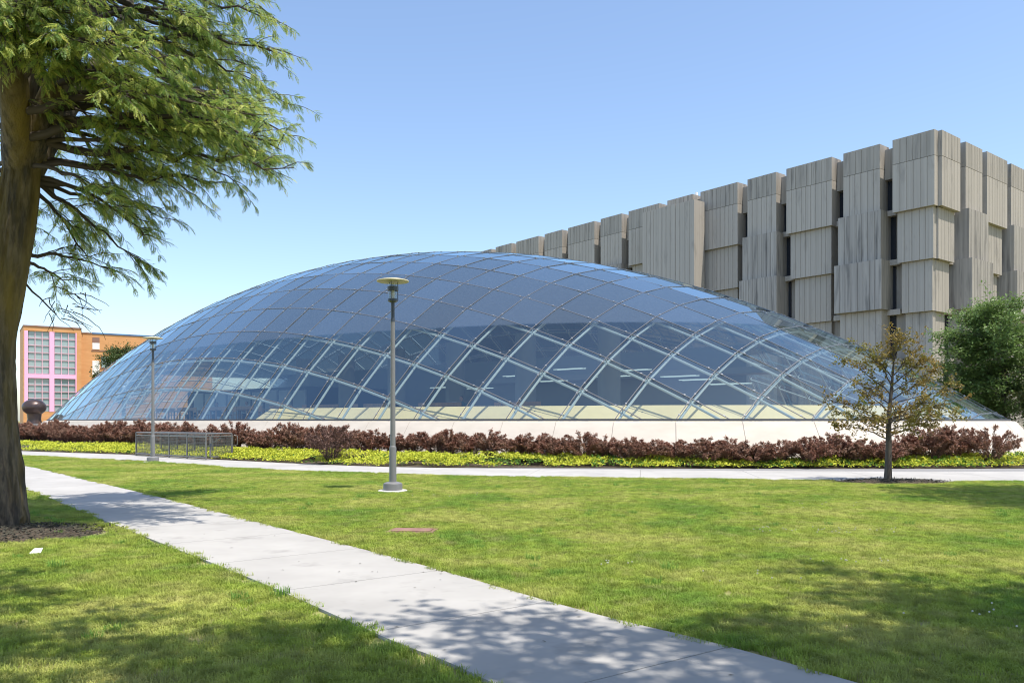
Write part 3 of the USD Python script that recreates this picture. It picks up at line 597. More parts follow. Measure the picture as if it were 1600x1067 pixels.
# ---------------------------------------------------------------- lawn details
part_ = thing('utility_cover', 'rusty brown metal utility lid sunk in the lawn', 'utility cover', (-1.33, 10.93, 0), -6)
part(part_, 'lid', box(-0.26, 0.26, -0.15, 0.15, 0.0, 0.045), COVER); part(part_, 'rim', cat_mesh([box(-0.31, 0.31, -0.20, -0.155, 0, 0.035), box(-0.31, 0.31, 0.155, 0.20, 0, 0.035), box(-0.31, -0.265, -0.155, 0.155, 0, 0.035), box(0.265, 0.31, -0.155, 0.155, 0, 0.035)]), COVER)
mk = thing('ground_marker', 'small white sign wedge lying in the grass near the big tree', 'marker', (-5.3, 9.13, 0.0), 12, None, None, (0.72, 0.72, 0.62))
part(mk, 'wedge', (np.array([[-0.09, -0.05, 0.02], [0.07, -0.05, 0.02], [0.07, 0.05, 0.10], [-0.05, 0.05, 0.09], [-0.09, -0.04, 0.04], [0.07, -0.04, 0.05], [0.07, 0.05, 0.12], [-0.05, 0.05, 0.11]]), BOXF), PAPER)
def mulch(name, c, rx, ry, label, n_=1500, rz=0.0, holes=None):
    root = thing(name, label, kind='stuff'); a_ = np.linspace(0, 2 * np.pi, 40, endpoint=False)
    rr = 0.85 + 0.25 * meshkit.noise(np.column_stack([np.cos(a_) * 1.7, np.sin(a_) * 1.7, 0 * a_ + c[0]]))
    v = np.vstack([[[c[0], c[1], 0.06]], np.column_stack([c[0] + rx * rr * 0.6 * np.cos(a_), c[1] + ry * rr * 0.6 * np.sin(a_), 0 * a_ + 0.05]), np.column_stack([c[0] + rx * rr * np.cos(a_), c[1] + ry * rr * np.sin(a_), 0 * a_ - 0.01])])
    f = [[0, 1 + k, 1 + (k + 1) % 40] for k in range(40)]
    for k in range(40): f += [[1 + k, 41 + k, 41 + (k + 1) % 40], [1 + k, 41 + (k + 1) % 40, 1 + (k + 1) % 40]]
    part(root, 'soil_mound', (v, np.array(f)), SOIL)
    r_ = np.sqrt(R.random(n_)); th_ = R.random(n_) * 2 * np.pi; k = 0.8 + 0.2 * R.random(n_)
    P = np.column_stack([c[0] + rx * r_ * k * np.cos(th_), c[1] + ry * r_ * k * np.sin(th_), 0.065 - 0.05 * r_ ** 3 + 0.02 * R.random(n_)])
    Dd = R.normal(size=(n_, 3)) * [1, 1, 0.28]; part(root, 'bark_chip', leaves(P, Dd, R.normal(size=(n_, 3)) * 0.4 + [0, 0, 1], 0.03 + 0.05 * R.random(n_), 0.012 + 0.02 * R.random(n_), 0.1), MULCHB, kind='stuff')
    return Point(c).buffer(1)
mulch('mulch_ring', (9.16, 19.75), 1.55, 0.75, 'dark bark mulch round the young bronze tree', 1800)
mulch('mulch_ring', (-7.0, 10.75), 1.85, 1.15, 'dark bark mulch round the foot of the big locust tree', 3600)

# ---------------------------------------------------------------- grass as an instanced carpet of small tufts
def tuft(seed, n_=430, half=0.14):
    g = np.random.default_rng(seed)
    P = np.column_stack([g.uniform(-half, half, (n_, 2)), np.zeros(n_)]); h = g.uniform(0.024, 0.052, n_) * (0.8 + 0.5 * meshkit.noise(P * 14 + seed)); w = g.uniform(0.0032, 0.0058, n_)
    az = g.uniform(0, 2 * np.pi, n_); le = g.uniform(0.3, 1.25, n_); d = np.column_stack([np.cos(az), np.sin(az), 0 * az]); s = np.column_stack([-np.sin(az), np.cos(az), 0 * az])
    m = P + d * (h * le * 0.35)[:, None] + Z * (h * 0.62)[:, None]; t = P + d * (h * le)[:, None] + Z * (h * (1 - 0.3 * le))[:, None]
    v = np.stack([P - s * w[:, None] / 2, P + s * w[:, None] / 2, m + s * w[:, None] * 0.42, m - s * w[:, None] * 0.42, t], 1).reshape(-1, 3); k = np.arange(n_)[:, None] * 5
    return v, np.vstack([k + [0, 1, 2], k + [0, 2, 3], k + [3, 2, 4]])
def instancer(path, meshes, mats, pos, rotz=None, quats=None, scales=None, ids=None, label=None, kind='stuff'):
    pi = UsdGeom.PointInstancer.Define(stage, path); say(pi.GetPrim(), label, None, None, kind)
    pr = []
    for k, m in enumerate(meshes):
        x = usdkit.mesh(stage, f'{path}/source_{k + 1:03d}', m, mats[k % len(mats)]); x.CreateDoubleSidedAttr(True); pr.append(x.GetPath())
    pi.CreatePrototypesRel().SetTargets(pr); n_ = len(pos)
    pi.CreatePositionsAttr(Vt.Vec3fArray.FromNumpy(np.asarray(pos, np.float32)))
    pi.CreateProtoIndicesAttr(Vt.IntArray.FromNumpy((ids if ids is not None else R.integers(0, len(meshes), n_)).astype(np.int32)))
    if quats is None: quats = np.column_stack([np.cos(rotz / 2), 0 * rotz, 0 * rotz, np.sin(rotz / 2)])
    pi.CreateOrientationsAttr(Vt.QuathArray([Gf.Quath(float(a_), float(b_), float(c_), float(d_)) for a_, b_, c_, d_ in quats]))
    if scales is not None: pi.CreateScalesAttr(Vt.Vec3fArray.FromNumpy(np.asarray(np.broadcast_to(np.reshape(scales, (n_, -1)), (n_, 3)), np.float32)))
    return pi
bare = shapely.union_all([walk_poly.buffer(0.045), path_poly.buffer(0.045), strip_poly.buffer(0.1), foot.buffer(6.0).intersection(Polygon(np.vstack([bed_front, [(40, 60), (-46, 80)]])).buffer(0)), Point(-7.12, 11.36).buffer(0.42), sbox(-1.62, 10.74, -1.04, 11.12)])
mul = shapely.union_all([shapely.affinity.scale(Point(9.16, 19.75).buffer(1), 1.5, 0.72), shapely.affinity.scale(Point(-7.0, 10.75).buffer(1), 1.75, 1.08)])
pts = []
y = 2.6
while y < 42:
    st = 0.19 if y < 26 else 0.27
    for x in np.arange(-0.66 * y - 2.4, 0.66 * y + 3.2, st): pts.append((x, y))
    y += st
pts = np.array(pts) + R.uniform(-0.08, 0.08, (len(pts), 2))
inside = shapely.contains_xy(bare, pts[:, 0], pts[:, 1]); inm = shapely.contains_xy(mul, pts[:, 0], pts[:, 1])
pts = pts[~inside & (~inm | (R.random(len(pts)) < 0.06))]
hs = 0.75 + 0.75 * meshkit.fbm(np.column_stack([pts * 0.8, 0 * pts[:, 0]]), 3, 4)
edge_d = shapely.distance(shapely.points(pts), shapely.union_all([walk_poly, path_poly]))
hs *= np.where(edge_d < 0.28, 1.25, 1.0)
instancer('/World/grass', [tuft(s) for s in range(1, 7)], [GRASS], np.column_stack([pts, np.zeros(len(pts))]), rotz=R.uniform(0, 2 * np.pi, len(pts)), scales=np.column_stack([np.ones(len(pts)) * 1.02, np.ones(len(pts)) * 1.02, hs * np.where(pts[:, 1] > 26, 1.3, 1.0)]), label='short mown lawn grass with yellowish patches')
wp = np.column_stack([R.uniform(-9, 9, 240), R.uniform(4.3, 20, 240)]); wp = wp[(np.abs(wp[:, 0]) < 0.68 * wp[:, 1]) & ~shapely.contains_xy(bare, wp[:, 0], wp[:, 1]) & (meshkit.noise(np.column_stack([wp * 0.9, 0 * wp[:, 0]]), 8) > 0.42)]
def weed(seed):
    v, f = tuft(seed, 70, 0.055); return v * [1, 1, 1.75], f
instancer('/World/weed_tufts', [weed(s_) for s_ in (21, 22, 23)], [WEED], np.column_stack([wp, 0 * wp[:, 0]]), rotz=R.uniform(0, 6.28, len(wp)), scales=R.uniform(0.8, 1.35, len(wp)), label='taller darker grass and weed tufts scattered in the lawn')
fp = []
while len(fp) < 70:
    x, y = rnd.uniform(-8, 2.2), rnd.uniform(4.6, 18)
    if walk_poly.contains(Point(x, y)) and (rnd.random() < 0.35 or walk_poly.exterior.distance(Point(x, y)) < 0.22): fp.append((x, y, 0.032))
part('/World', 'fallen_leaves', leaves(np.array(fp), R.normal(size=(70, 3)) * [1, 1, 0.05], R.normal(size=(70, 3)) * 0.15 + [0, 0, 1], 0.02 + 0.035 * R.random(70), 0.008 + 0.012 * R.random(70), 0.1), MULCHB, label='small dry leaves and twigs lying on the walkway', kind='stuff')
cl = []
for c, s, n_ in [((3.56, 10.84), 0.35, 16), ((4.5, 10.65), 0.4, 18), ((3.5, 8.4), 0.22, 9), ((0.95, 8.3), 0.2, 7), ((2.1, 7.6), 0.3, 6), ((3.6, 6.2), 0.4, 9), ((5.2, 14), 0.6, 8), ((9.5, 12), 0.8, 8), ((-1.0, 15.5), 0.7, 5)]:
    cl += [(c[0] + rnd.gauss(0, s), c[1] + rnd.gauss(0, s * 0.5)) for _ in range(n_)]
cl = [c for c in cl if not bare.contains(Point(c))]
ic = trimesh.creation.icosphere(1, 0.0075)
part('/World', 'clover_flowers', cat_mesh([(ic.vertices + [x, y, 0.062 + 0.012 * rnd.random()], ic.faces) for x, y in cl]), CLOVER, label='scattered white clover flower heads in the lawn', kind='stuff')

# ---------------------------------------------------------------- planting: golden ground cover and purple barberries
def bed_param(n_):
    """points along the bed's front line, weighted to what is near"""
    s = R.random(n_) * front_line.length; p = np.array([front_line.interpolate(t).coords[0] for t in s]); q_ = np.array([front_line.interpolate(t + 0.05).coords[0] for t in s])
    d = unit(q_ - p); return p, np.column_stack([-d[:, 1], d[:, 0]])
def cover(name, mat_, n_, label, xr, dmax, hmul, lw, seed):
    p, nn = bed_param(n_); dd = 0.0 + R.random(n_) ** 0.85 * dmax; q_ = p + nn * dd[:, None]
    gaps = meshkit.fbm(np.column_stack([q_ * 1.3, 0 * dd + seed]), 3, seed); k = (q_[:, 0] > xr[0]) & (q_[:, 0] < xr[1]) & (gaps > 0.29 + 0.30 * R.random(n_)) & shapely.contains_xy(bed_poly, q_[:, 0], q_[:, 1])
    q_, dd, gaps = q_[k], dd[k], gaps[k]; n2 = len(q_)
    top = hmul * (0.085 + 0.075 * np.minimum(dd / 0.9, 1)) * (0.55 + 0.9 * meshkit.fbm(np.column_stack([q_ * 2.6, 0 * dd + 3 + seed]), 3))
    z = 0.03 + np.minimum(dd, 2.6) / 2.6 * 0.24 + top * (0.25 + 0.75 * R.random(n2) ** 0.45)
    Dd = R.normal(size=(n2, 3)) * [1, 1, 0.45] + [0, -0.3, 0.25]; ln = (lw * (0.7 + 0.6 * R.random(n2)))
    part('/World', name, leaves(np.column_stack([q_, z]), Dd, R.normal(size=(n2, 3)) * 0.55 + [0, -0.25, 1], ln, ln * 0.6, 0.12), mat_, label=label, kind='stuff')
cover('golden_ground_cover', GOLD, 150000, 'bright yellow green ground cover plants along the front of the bed', (-34, 19), 2.1, 1.25, 0.078, 1)
cover('green_ground_cover', GREENC, 46000, 'mid green leafy plants among the yellow ground cover towards the right', (2.5, 22), 2.1, 1.15, 0.10, 5)
cover('green_ground_cover', GREENC, 26000, 'green shoots scattered among the yellow ground cover left of the tall lamp', (-34, 2.5), 1.7, 0.9, 0.075, 9)

def shrub_mesh(seed, n_st=64, h=0.95, w=0.78, nl=115, lf=0.070):
    g = np.random.default_rng(seed); st, LP, LD, LN = [], [], [], []
    for k in range(n_st):
        az = g.uniform(0, 2 * np.pi); r_ = w * math.sqrt(g.random()) ; hh = h * g.uniform(0.55, 1.05) * (1 - 0.35 * (r_ / w) ** 2); b = np.array([0.12 * math.cos(az), 0.10 * math.sin(az), 0]); tp = np.array([r_ * math.cos(az), r_ * math.sin(az) * 0.8, hh]); dr = unit(np.array([math.cos(az), math.sin(az), 0.2]))
        c = [b, b * 0.5 + tp * 0.5 + Z * hh * 0.18, tp, tp + dr * 0.10 + Z * g.uniform(-0.03, 0.09)]; c = smooth_line(c, 4); st.append(tube(c, np.linspace(0.006, 0.002, len(c)), 4, False))
        t = g.random(nl) ** 0.55 * (len(c) - 1.001); i_ = t.astype(int); P = c[i_] + (c[i_ + 1] - c[i_]) * (t - i_)[:, None]
        LP.append(P + g.normal(0, 0.022, P.shape)); LD.append(g.normal(size=P.shape) * 0.9 + dr * 0.6 + Z * 0.35); LN.append(g.normal(size=P.shape) * 0.6 + [0, 0, 1])
    P = np.vstack(LP); P[:, 2] = np.maximum(P[:, 2], 0.04); ln = g.uniform(0.6, 1.3, len(P)) * lf
    return cat_mesh(st), leaves(P, np.vstack(LD), np.vstack(LN), ln, ln * 0.5, 0.15)
protos = {}
def place_shrub(key, label, loc, rz, sc):
    if key not in protos:
        seed, m_, kw = key if isinstance(key, tuple) else (key, BARB, {})
        t = thing('barberry_shrub', label, 'shrub', loc, rz, 'purple barberry shrubs in the bed', None, sc); s_, l_ = shrub_mesh(seed, **dict(kw))
        part(t, 'stems', s_, TWIG); part(t, 'foliage', l_, m_, kind='stuff'); protos[key] = t
    else: copy(protos[key], label, loc, rz, sc)
SHR = []
s = 0.5
apl = LineString(np.vstack([np.array(apron_out.exterior.coords)]))
ap_in = foot.buffer(1.75, quad_segs=32).exterior
def walk_ring(ring):
    c = np.array(ring.coords); return c
# two loose rows that follow the apron's foot on the near side
rowA = np.array([p for p in [np.array(ap_in.interpolate(t).coords[0]) for t in np.arange(0, ap_in.length, 0.1)] if p[1] < 62 and (p - cen) @ wdir < 6 and p[0] > -34])
rowA = rowA[np.argsort(rowA @ cdir)]
x_last = None; idx = 0; acc = 0.0
gapx = [(1.55, 2.05)]
for k in range(1, len(rowA)):
    acc += np.linalg.norm(rowA[k] - rowA[k - 1]) if np.linalg.norm(rowA[k] - rowA[k - 1]) < 0.5 else 0
    if acc >= s:
        acc = 0; s = rnd.uniform(0.62, 0.86)
        p = rowA[k]
        if any(a_ < p[0] < b_ for a_, b_ in gapx): continue
        SHR.append((p + np.array([rnd.uniform(-0.1, 0.1), rnd.uniform(-0.75, 0.10)]), rnd.uniform(0.82, 1.22) * float(np.interp(p[0] / p[1], [-0.6, -0.25, -0.1, 0.45, 0.55], [1.0, 0.92, 0.72, 0.74, 1.0]))))
SHR = [(p, s_) for p, s_ in SHR if p[0] / p[1] > -0.60 and bed_poly.buffer(0.3).contains(Point(p))]
SHR.sort(key=lambda a_: a_[0][0] / a_[0][1])
ORD = ['first', 'second', 'third', 'fourth', 'fifth', 'sixth', 'seventh', 'eighth', 'ninth', 'tenth', 'eleventh', 'twelfth', 'thirteenth', 'fourteenth', 'fifteenth', 'sixteenth', 'seventeenth', 'eighteenth', 'nineteenth', 'twentieth']
ORD += ['twenty-' + o for o in ORD[:9]]
def where(i, ratios):
    marks = [(-0.60, 'the big locust trunk'), (-0.4385, 'the farther lamp post'), (-0.342, 'the railing gate'), (-0.2172, 'the taller dark rounded shrub'), (0.056, 'the gap in the hedge'), (-0.1455, 'the tall near lamp post'), (0.458, 'the young bronze tree')]
    r = ratios[i]; m = min(marks, key=lambda a_: abs(a_[0] - r)); side = 'left' if r < m[0] else 'right'
    n_ = sum(1 for q_ in ratios if (r < q_ < m[0]) or (m[0] <= q_ < r)); return ORD[min(n_, 28)], side, m[1]
rat = [p[0] / p[1] for p, _ in SHR]
DARK_AT = (522 - 800) / 1279.7
for i, (p, sc) in enumerate(SHR):
    o, side, mk_ = where(i, rat)
    key = [101, 102, 103, 104, 105][i % 5]
    place_shrub(key, f'purple barberry shrub, {o} one to the {side} of {mk_}', (p[0], p[1], bed_z(*p)), rnd.uniform(0, 360), (1.05, 1.05, sc))
yd = 27.6
place_shrub((201, BARBD, (('h', 1.22), ('w', 0.85), ('n_st', 70), ('nl', 85))), 'taller darker rounded barberry shrub standing out left of the tall lamp', (DARK_AT * yd - 0.1, yd, 0.1), 40, (1, 1, 1))
place_shrub((202, BARB, (('h', 1.15), ('w', 0.9), ('n_st', 70), ('nl', 85))), 'broad low purple barberry shrub spilling onto the gravel at far right', (15.2, 26.0, 0.08), 10, (1, 1, 1))

# ---------------------------------------------------------------- trees
def limb_curve(p, q_, rise, wob, g, n_=8):
    p, q_ = np.asarray(p, float), np.asarray(q_, float); L = np.linalg.norm(q_ - p); c = p * 0.45 + q_ * 0.55 + Z * rise * L + g.normal(0, wob * L, 3)
    t = np.linspace(0, 1, n_)[:, None]; return (1 - t) ** 2 * p + 2 * t * (1 - t) * c + t * t * q_ + np.vstack([[0, 0, 0], g.normal(0, 0.012 * L, (n_ - 2, 3)), [0, 0, 0]])

def trunk_mesh(pts, rad, n=40, sub=14, rough=0.09, seed=0, flare=0.0):
    c = smooth_line(pts, sub); r = np.interp(np.linspace(0, 1, len(c)), np.linspace(0, 1, len(rad)), rad); v, f = tube(c, r, n); m = len(c) * n
    ax = np.repeat(c, n, 0); d = v[:m] - ax; a_ = np.tile(np.linspace(0, 2 * np.pi, n, endpoint=False), len(c)); zz = np.repeat(np.arange(len(c)) / sub, n)
    nz = meshkit.fbm(np.column_stack([np.cos(a_) * 3.4, np.sin(a_) * 3.4, zz * 1.1]), 4, seed) - 0.5; rd = -np.abs(meshkit.noise(np.column_stack([np.cos(a_) * 5.5 + 9, np.sin(a_) * 5.5, zz * 0.9 + nz]), seed + 3) - 0.5)
    k = 1 + rough * (2.0 * nz + 1.7 * rd + 0.4); 
    if flare: k = k + flare * np.exp(-zz * 2.2) * (0.6 + 0.8 * np.cos(a_ * 5 + seed) ** 2)
    v[:m] = ax + d * k[:, None]; return v, f

def leafy(name, label, cat_, base, height, crown, trunk_r, mat_, n_limb, per, leaf, seed, low=0.25, group=None, bark=BARK2, spread=0.5, dens=1.0, layered=0.0, lean=(0, 0), fill=0.45):
    """tapered trunk, limbs, branchlets and clumped leaf faces; crown = (centre offset xyz, radii xyz)"""
    g = np.random.default_rng(seed); t = thing(name, label, cat_, base, group=group); cc, cr = np.array(crown[0], float), np.array(crown[1], float)
    top = np.array([cc[0] * 0.7, cc[1] * 0.7, height * 0.86]); tp = [np.zeros(3), np.array([cc[0] * 0.12, cc[1] * 0.12, height * 0.3]), np.array([cc[0] * 0.4, cc[1] * 0.4, height * 0.6]), top]
    part(t, 'trunk', trunk_mesh(tp, [trunk_r * 1.25, trunk_r * 0.9, trunk_r * 0.55, 0.02], 18, 8, 0.05, seed, 0.25), bark, smooth=60)
    c = smooth_line(tp, 10); LP, LD, LN, tw = [], [], [], []
    for k in range(n_limb):
        d = unit(g.normal(size=3)); rr = 1.0 if g.random() > fill else g.uniform(0.45, 1.0); tip = cc + d * cr * rr * (0.82 + 0.3 * g.random())
        zf = np.clip((tip[2] - 0.35 * np.linalg.norm(tip[:2])) / height, low * 0.7, 0.8); i_ = int(np.clip(np.argmin(np.abs(c[:, 2] - zf * height)), 1, len(c) - 2)); lm = limb_curve(c[i_], tip, 0.10, 0.05, g)
        part(t, 'limb', tube(lm, np.linspace(max(trunk_r * 0.33 * (1 - i_ / len(c)) + 0.012, 0.012), 0.006, len(lm)), 6), bark, smooth=True) if k < 26 else tw.append(tube(lm, np.linspace(0.016, 0.005, len(lm)), 4, False))
        for s_ in range(per):
            u = g.uniform(0.42, 1.0); p = lm[min(int(u * (len(lm) - 1)), len(lm) - 1)]; dirn = unit(unit(tip - c[i_]) * 0.6 + g.normal(size=3) * [1, 1, 0.5 - 0.35 * layered]); L = spread * g.uniform(0.5, 1.2) * (0.6 + 0.4 * u); br = limb_curve(p, p + dirn * L + Z * g.uniform(-0.12, 0.15) * L, 0.05, 0.06, g, 5)
            tw.append(tube(br, np.linspace(0.008, 0.003, 5), 3, False)); nl = int(dens * g.uniform(14, 34)); q_ = g.random(nl) ** 0.7 * 3.99; j_ = q_.astype(int); P = br[j_] + (br[j_ + 1] - br[j_]) * (q_ - j_)[:, None]
            LP.append(P + g.normal(0, 0.5 * leaf + 0.03, P.shape)); LD.append(dirn * 0.5 + g.normal(size=P.shape) * [0.9, 0.9, 0.5] - Z * 0.15); LN.append(g.normal(size=P.shape) * (0.6 - 0.35 * layered) + [0, 0, 1])
    part(t, 'twigs', cat_mesh(tw), TWIG, kind='stuff'); P = np.vstack(LP); ln = g.uniform(0.65, 1.25, len(P)) * leaf
    part(t, 'crown', leaves(P, np.vstack(LD), np.vstack(LN), ln, ln * 0.55, 0.18), mat_, kind='stuff'); return t

# right background trees, tree by the orange building, trees whose shade falls into the picture
leafy('broadleaf_tree', 'dense green tree with layered branches in front of the concrete building at right', 'tree', (25.2, 42.0, 0), 8.2, ((0.0, 0, 4.6), (3.7, 3.2, 3.3)), 0.16, LEAFG, 150, 15, 0.17, 21, low=0.12, spread=1.0, dens=1.0, layered=0.9)
leafy('broadleaf_tree', 'dark olive tree with rusty tints at the right edge behind the shrubs', 'tree', (25.6, 37.5, 0), 5.6, ((0.0, 0, 2.9), (2.3, 2.0, 2.4)), 0.12, LEAFD, 90, 16, 0.13, 22, low=0.12, spread=0.8, dens=0.9, layered=0.6)
leafy('broadleaf_tree', 'dark green bushy tree rising between the orange building and the dome', 'tree', (-46.0, 97.0, 0), 10.4, ((0.0, 0, 6.8), (3.7, 3.4, 3.4)), 0.2, LEAFO, 80, 12, 0.26, 23, spread=1.0, dens=0.8)
leafy('shade_tree', 'large green tree beside the walkway that shades its near end', 'tree', (4.6, -2.8, 0), 10.6, ((-1.6, 4.6, 8.4), (5.4, 3.4, 2.0)), 0.28, LEAFG, 130, 12, 0.15, 24, low=0.35, spread=0.95, dens=1.35, fill=0.8)
leafy('shade_tree', 'green tree right of the camera that shades the near lawn', 'tree', (9.4, 0.6, 0), 10.2, ((-2.8, 2.7, 8.2), (4.6, 3.0, 2.0)), 0.25, LEAFG, 105, 12, 0.15, 26, low=0.35, spread=0.95, dens=1.35, fill=0.8)
leafy('shade_tree', 'green tree left of the camera that shades the near grass', 'tree', (-5.6, 0.4, 0), 9.6, ((1.2, 3.6, 7.4), (4.0, 2.6, 1.7)), 0.24, LEAFG, 110, 11, 0.17, 27, low=0.35, spread=0.95, dens=1.35, fill=0.8)
leafy('shade_tree', 'green tree whose shade falls on the lawn at the right edge', 'tree', (13.7, 13.3, 0), 10.0, ((-0.7, 0.6, 7.4), (3.2, 3.1, 2.3)), 0.2, LEAFG, 80, 12, 0.17, 25, low=0.3, spread=0.9, dens=1.0)

# young bronze tree
g = np.random.default_rng(31); YT = thing('young_bronze_tree', 'young slender tree with sparse bronze and olive leaves standing in mulch', 'tree', (9.16, 19.96, 0))
tp = [(0, 0, 0), (0.02, 0, 0.9), (0.03, 0, 1.6), (0.12, 0.02, 2.5), (0.18, 0, 3.55)]
part(YT, 'trunk', trunk_mesh(tp, [0.080, 0.068, 0.055, 0.03, 0.007], 16, 10, 0.07, 5, 0.2), BARK3, smooth=60)
c = smooth_line(tp, 12); LP, LD, LN, tw = [], [], [], []
spec = [(1.05, -1.25, 0.0, 1.42), (1.08, 1.15, 0.15, 1.36), (1.15, -1.45, -0.5, 1.75), (1.25, 1.35, -0.4, 1.6), (1.3, -0.6, 1.0, 1.7), (1.35, 0.8, 1.0, 1.75), (1.45, -1.35, 0.4, 2.0), (1.5, 1.75, 0.2, 2.0), (1.6, 0.4, -1.2, 1.9), (1.7, -1.05, -0.5, 2.35), (1.8, 1.5, -0.3, 2.3), (1.85, -0.5, 0.8, 2.5), (1.95, 1.2, 0.6, 2.55), (2.1, -1.0, 0.2, 3.0), (2.15, 1.05, -0.2, 2.75), (2.3, -0.75, -0.3, 3.25), (2.35, 0.9, 0.2, 3.05), (2.5, -0.35, 0.3, 3.3), (2.6, 0.75, 0.1, 3.45), (2.8, 0.05, -0.2, 3.65), (2.9, 0.45, 0.2, 3.6), (1.4, 0.2, -1.1, 1.6), (1.4, -0.9, -0.9, 1.55), (1.55, 1.05, -0.9, 1.55)]
for z0, dx, dy, zt in spec:
    i_ = int(np.argmin(np.abs(c[:, 2] - z0))); tip = np.array([dx * 1.1 + 0.05, dy, zt]); lm = limb_curve(c[i_], tip, 0.06, 0.05, g, 9)
    part(YT, 'limb', tube(lm, np.linspace(0.017, 0.004, 9), 6), BARK3, smooth=True)
    for s_ in range(19):
        u = g.uniform(0.25, 1.0); p = lm[int(u * 8)]; dirn = unit(unit(tip - c[i_]) * 0.5 + g.normal(size=3) * [1, 1, 0.7] + Z * 0.15); br = limb_curve(p, p + dirn * g.uniform(0.15, 0.5), 0.05, 0.06, g, 5)
        tw.append(tube(br, np.linspace(0.005, 0.002, 5), 3, False)); nl = int(g.integers(10, 26)); q_ = g.random(nl) ** 0.6 * 3.99; j_ = q_.astype(int); P = br[j_] + (br[j_ + 1] - br[j_]) * (q_ - j_)[:, None]
        P[:, 2] = np.maximum(P[:, 2], 1.02 + 0.1 * g.random(len(P))); LP.append(P + g.normal(0, 0.03, P.shape)); LD.append(dirn * 0.3 + g.normal(size=P.shape) * [0.9, 0.9, 0.7]); LN.append(g.normal(size=P.shape) * 0.9 + [0, 0, 1])
part(YT, 'twigs', cat_mesh(tw), TWIG, kind='stuff'); P = np.vstack(LP); ln = g.uniform(0.6, 1.3, len(P)) * 0.075
part(YT, 'crown', leaves(P, np.vstack(LD), np.vstack(LN), ln, ln * 0.55, 0.2), LEAFB, kind='stuff')

# big honey locust at left
g = np.random.default_rng(41); LT = thing('locust_tree', 'big old tree with leaning furrowed trunk and feathery drooping leaves at left', 'tree')
tp = np.array([(-7.16, 11.36, -0.15), (-7.16, 11.36, 0.5), (-7.21, 11.36, 1.55), (-7.22, 11.36, 2.53), (-6.98, 11.36, 3.77), (-6.80, 11.36, 4.93), (-6.74, 11.36, 5.72)])
part(LT, 'trunk', trunk_mesh(tp, [0.36, 0.335, 0.30, 0.27, 0.262, 0.225, 0.19], 110, 40, 0.20, 2, 0.12), BARK, smooth=50)
top = tp[-1]; cen_ = np.array([-6.7, 11.4, 8.0])
leads = [[(-6.76, 11.36, 5.2), (-6.62, 11.3, 6.6), (-6.5, 11.1, 8.6), (-6.6, 11.0, 10.6)], [(-6.80, 11.36, 4.9), (-6.2, 11.1, 6.0), (-5.4, 10.9, 7.4), (-4.9, 11.0, 9.2)], [(-6.76, 11.36, 5.6), (-7.5, 11.6, 6.9), (-8.5, 11.9, 8.2), (-9.2, 12.0, 9.6)], [(-6.8, 11.36, 4.8), (-6.6, 12.2, 6.2), (-6.3, 13.2, 7.8), (-6.2, 13.6, 9.4)], [(-6.8, 11.3, 5.0), (-6.4, 10.5, 6.2), (-6.0, 9.8, 7.4), (-5.8, 9.5, 8.8)]]
lead_pts = [tp[4:]]
for ld in leads:
    cc = smooth_line(ld, 8); lead_pts.append(cc); part(LT, 'limb', trunk_mesh(ld, [0.20, 0.15, 0.10, 0.03], 20, 8, 0.08, 3), BARK, smooth=60)
LPA = np.vstack(lead_pts)
tips = [(-3.06, 11.5, 5.04), (-3.09, 11, 5.12), (-3.31, 10.6, 5.44), (-3.41, 11.5, 7.12), (-3.89, 12, 6.71), (-4.41, 12, 4.93), (-4.4, 12.5, 5.85), (-5.62, 12.3, 3.87), (-5.3, 11.8, 4.1), (-6.84, 12.5, 3.61), (-5.23, 10.8, 4.45), (-6.2, 12.6, 5.3), (-4.1, 10.5, 6.64), (-4.3, 10, 5.89), (-4.9, 9.8, 6.0), (-5.0, 9.7, 6.4), (-5.2, 9.7, 6.0), (-6.1, 10, 6.39), (-7.72, 12.5, 5.76), (-8.27, 12.6, 4.71), (-4.7, 9.9, 5.4), (-6.0, 12.2, 3.75), (-6.4, 12.4, 3.9), (-3.6, 11.3, 6.2), (-3.9, 11.2, 5.35), (-4.6, 11.6, 4.75), (-5.2, 12.2, 4.5), (-3.7, 12.1, 7.6), (-3.5, 11.0, 8.2), (-5.7, 12.5, 4.6), (-8.4, 10.6, 5.2), (-7.9, 10.2, 5.9), (-6.9, 9.8, 6.6), (-6.0, 9.7, 6.3), (-4.3, 14.9, 6.1), (-4.5, 15.2, 6.3), (-5.0, 15.0, 5.8), (-4.6, 14.6, 6.9), (-5.4, 15.4, 6.6), (-5.9, 15.0, 6.2), (-4.2, 15.3, 7.4)] + [(g.uniform(-6.0, -4.4), g.uniform(14.4, 15.6), g.uniform(6.1, 7.4)) for _ in range(12)]
tips += [(g.uniform(-7.2, -5.2), g.uniform(9.6, 10.5), g.uniform(5.9, 7.2)) for _ in range(34)] + [(g.uniform(-6.3, -3.9), g.uniform(10.3, 13), g.uniform(5.0, 7.4)) for _ in range(22)]
for k in range(72):
    x = g.uniform(-9.8, -3.3); y_ = g.uniform(9.7, 14.2); zb = np.interp(x, [-9, -7.4, -5.3, -4.4, -3.1], [4.6, 3.7, 4.4, 5.1, 5.6]); z_ = zb + 0.4 + g.random() ** 1.3 * 5.2
    if ((x + 6.4) / 3.7) ** 2 + ((y_ - 11.8) / 2.7) ** 2 + ((z_ - 7) / 4.2) ** 2 < 1.15 and not (x < -5.7 and y_ < 11.9 and z_ < 6.1): tips.append((x, y_, z_))
FP, FD, tw, limbs = [], [], [], 0
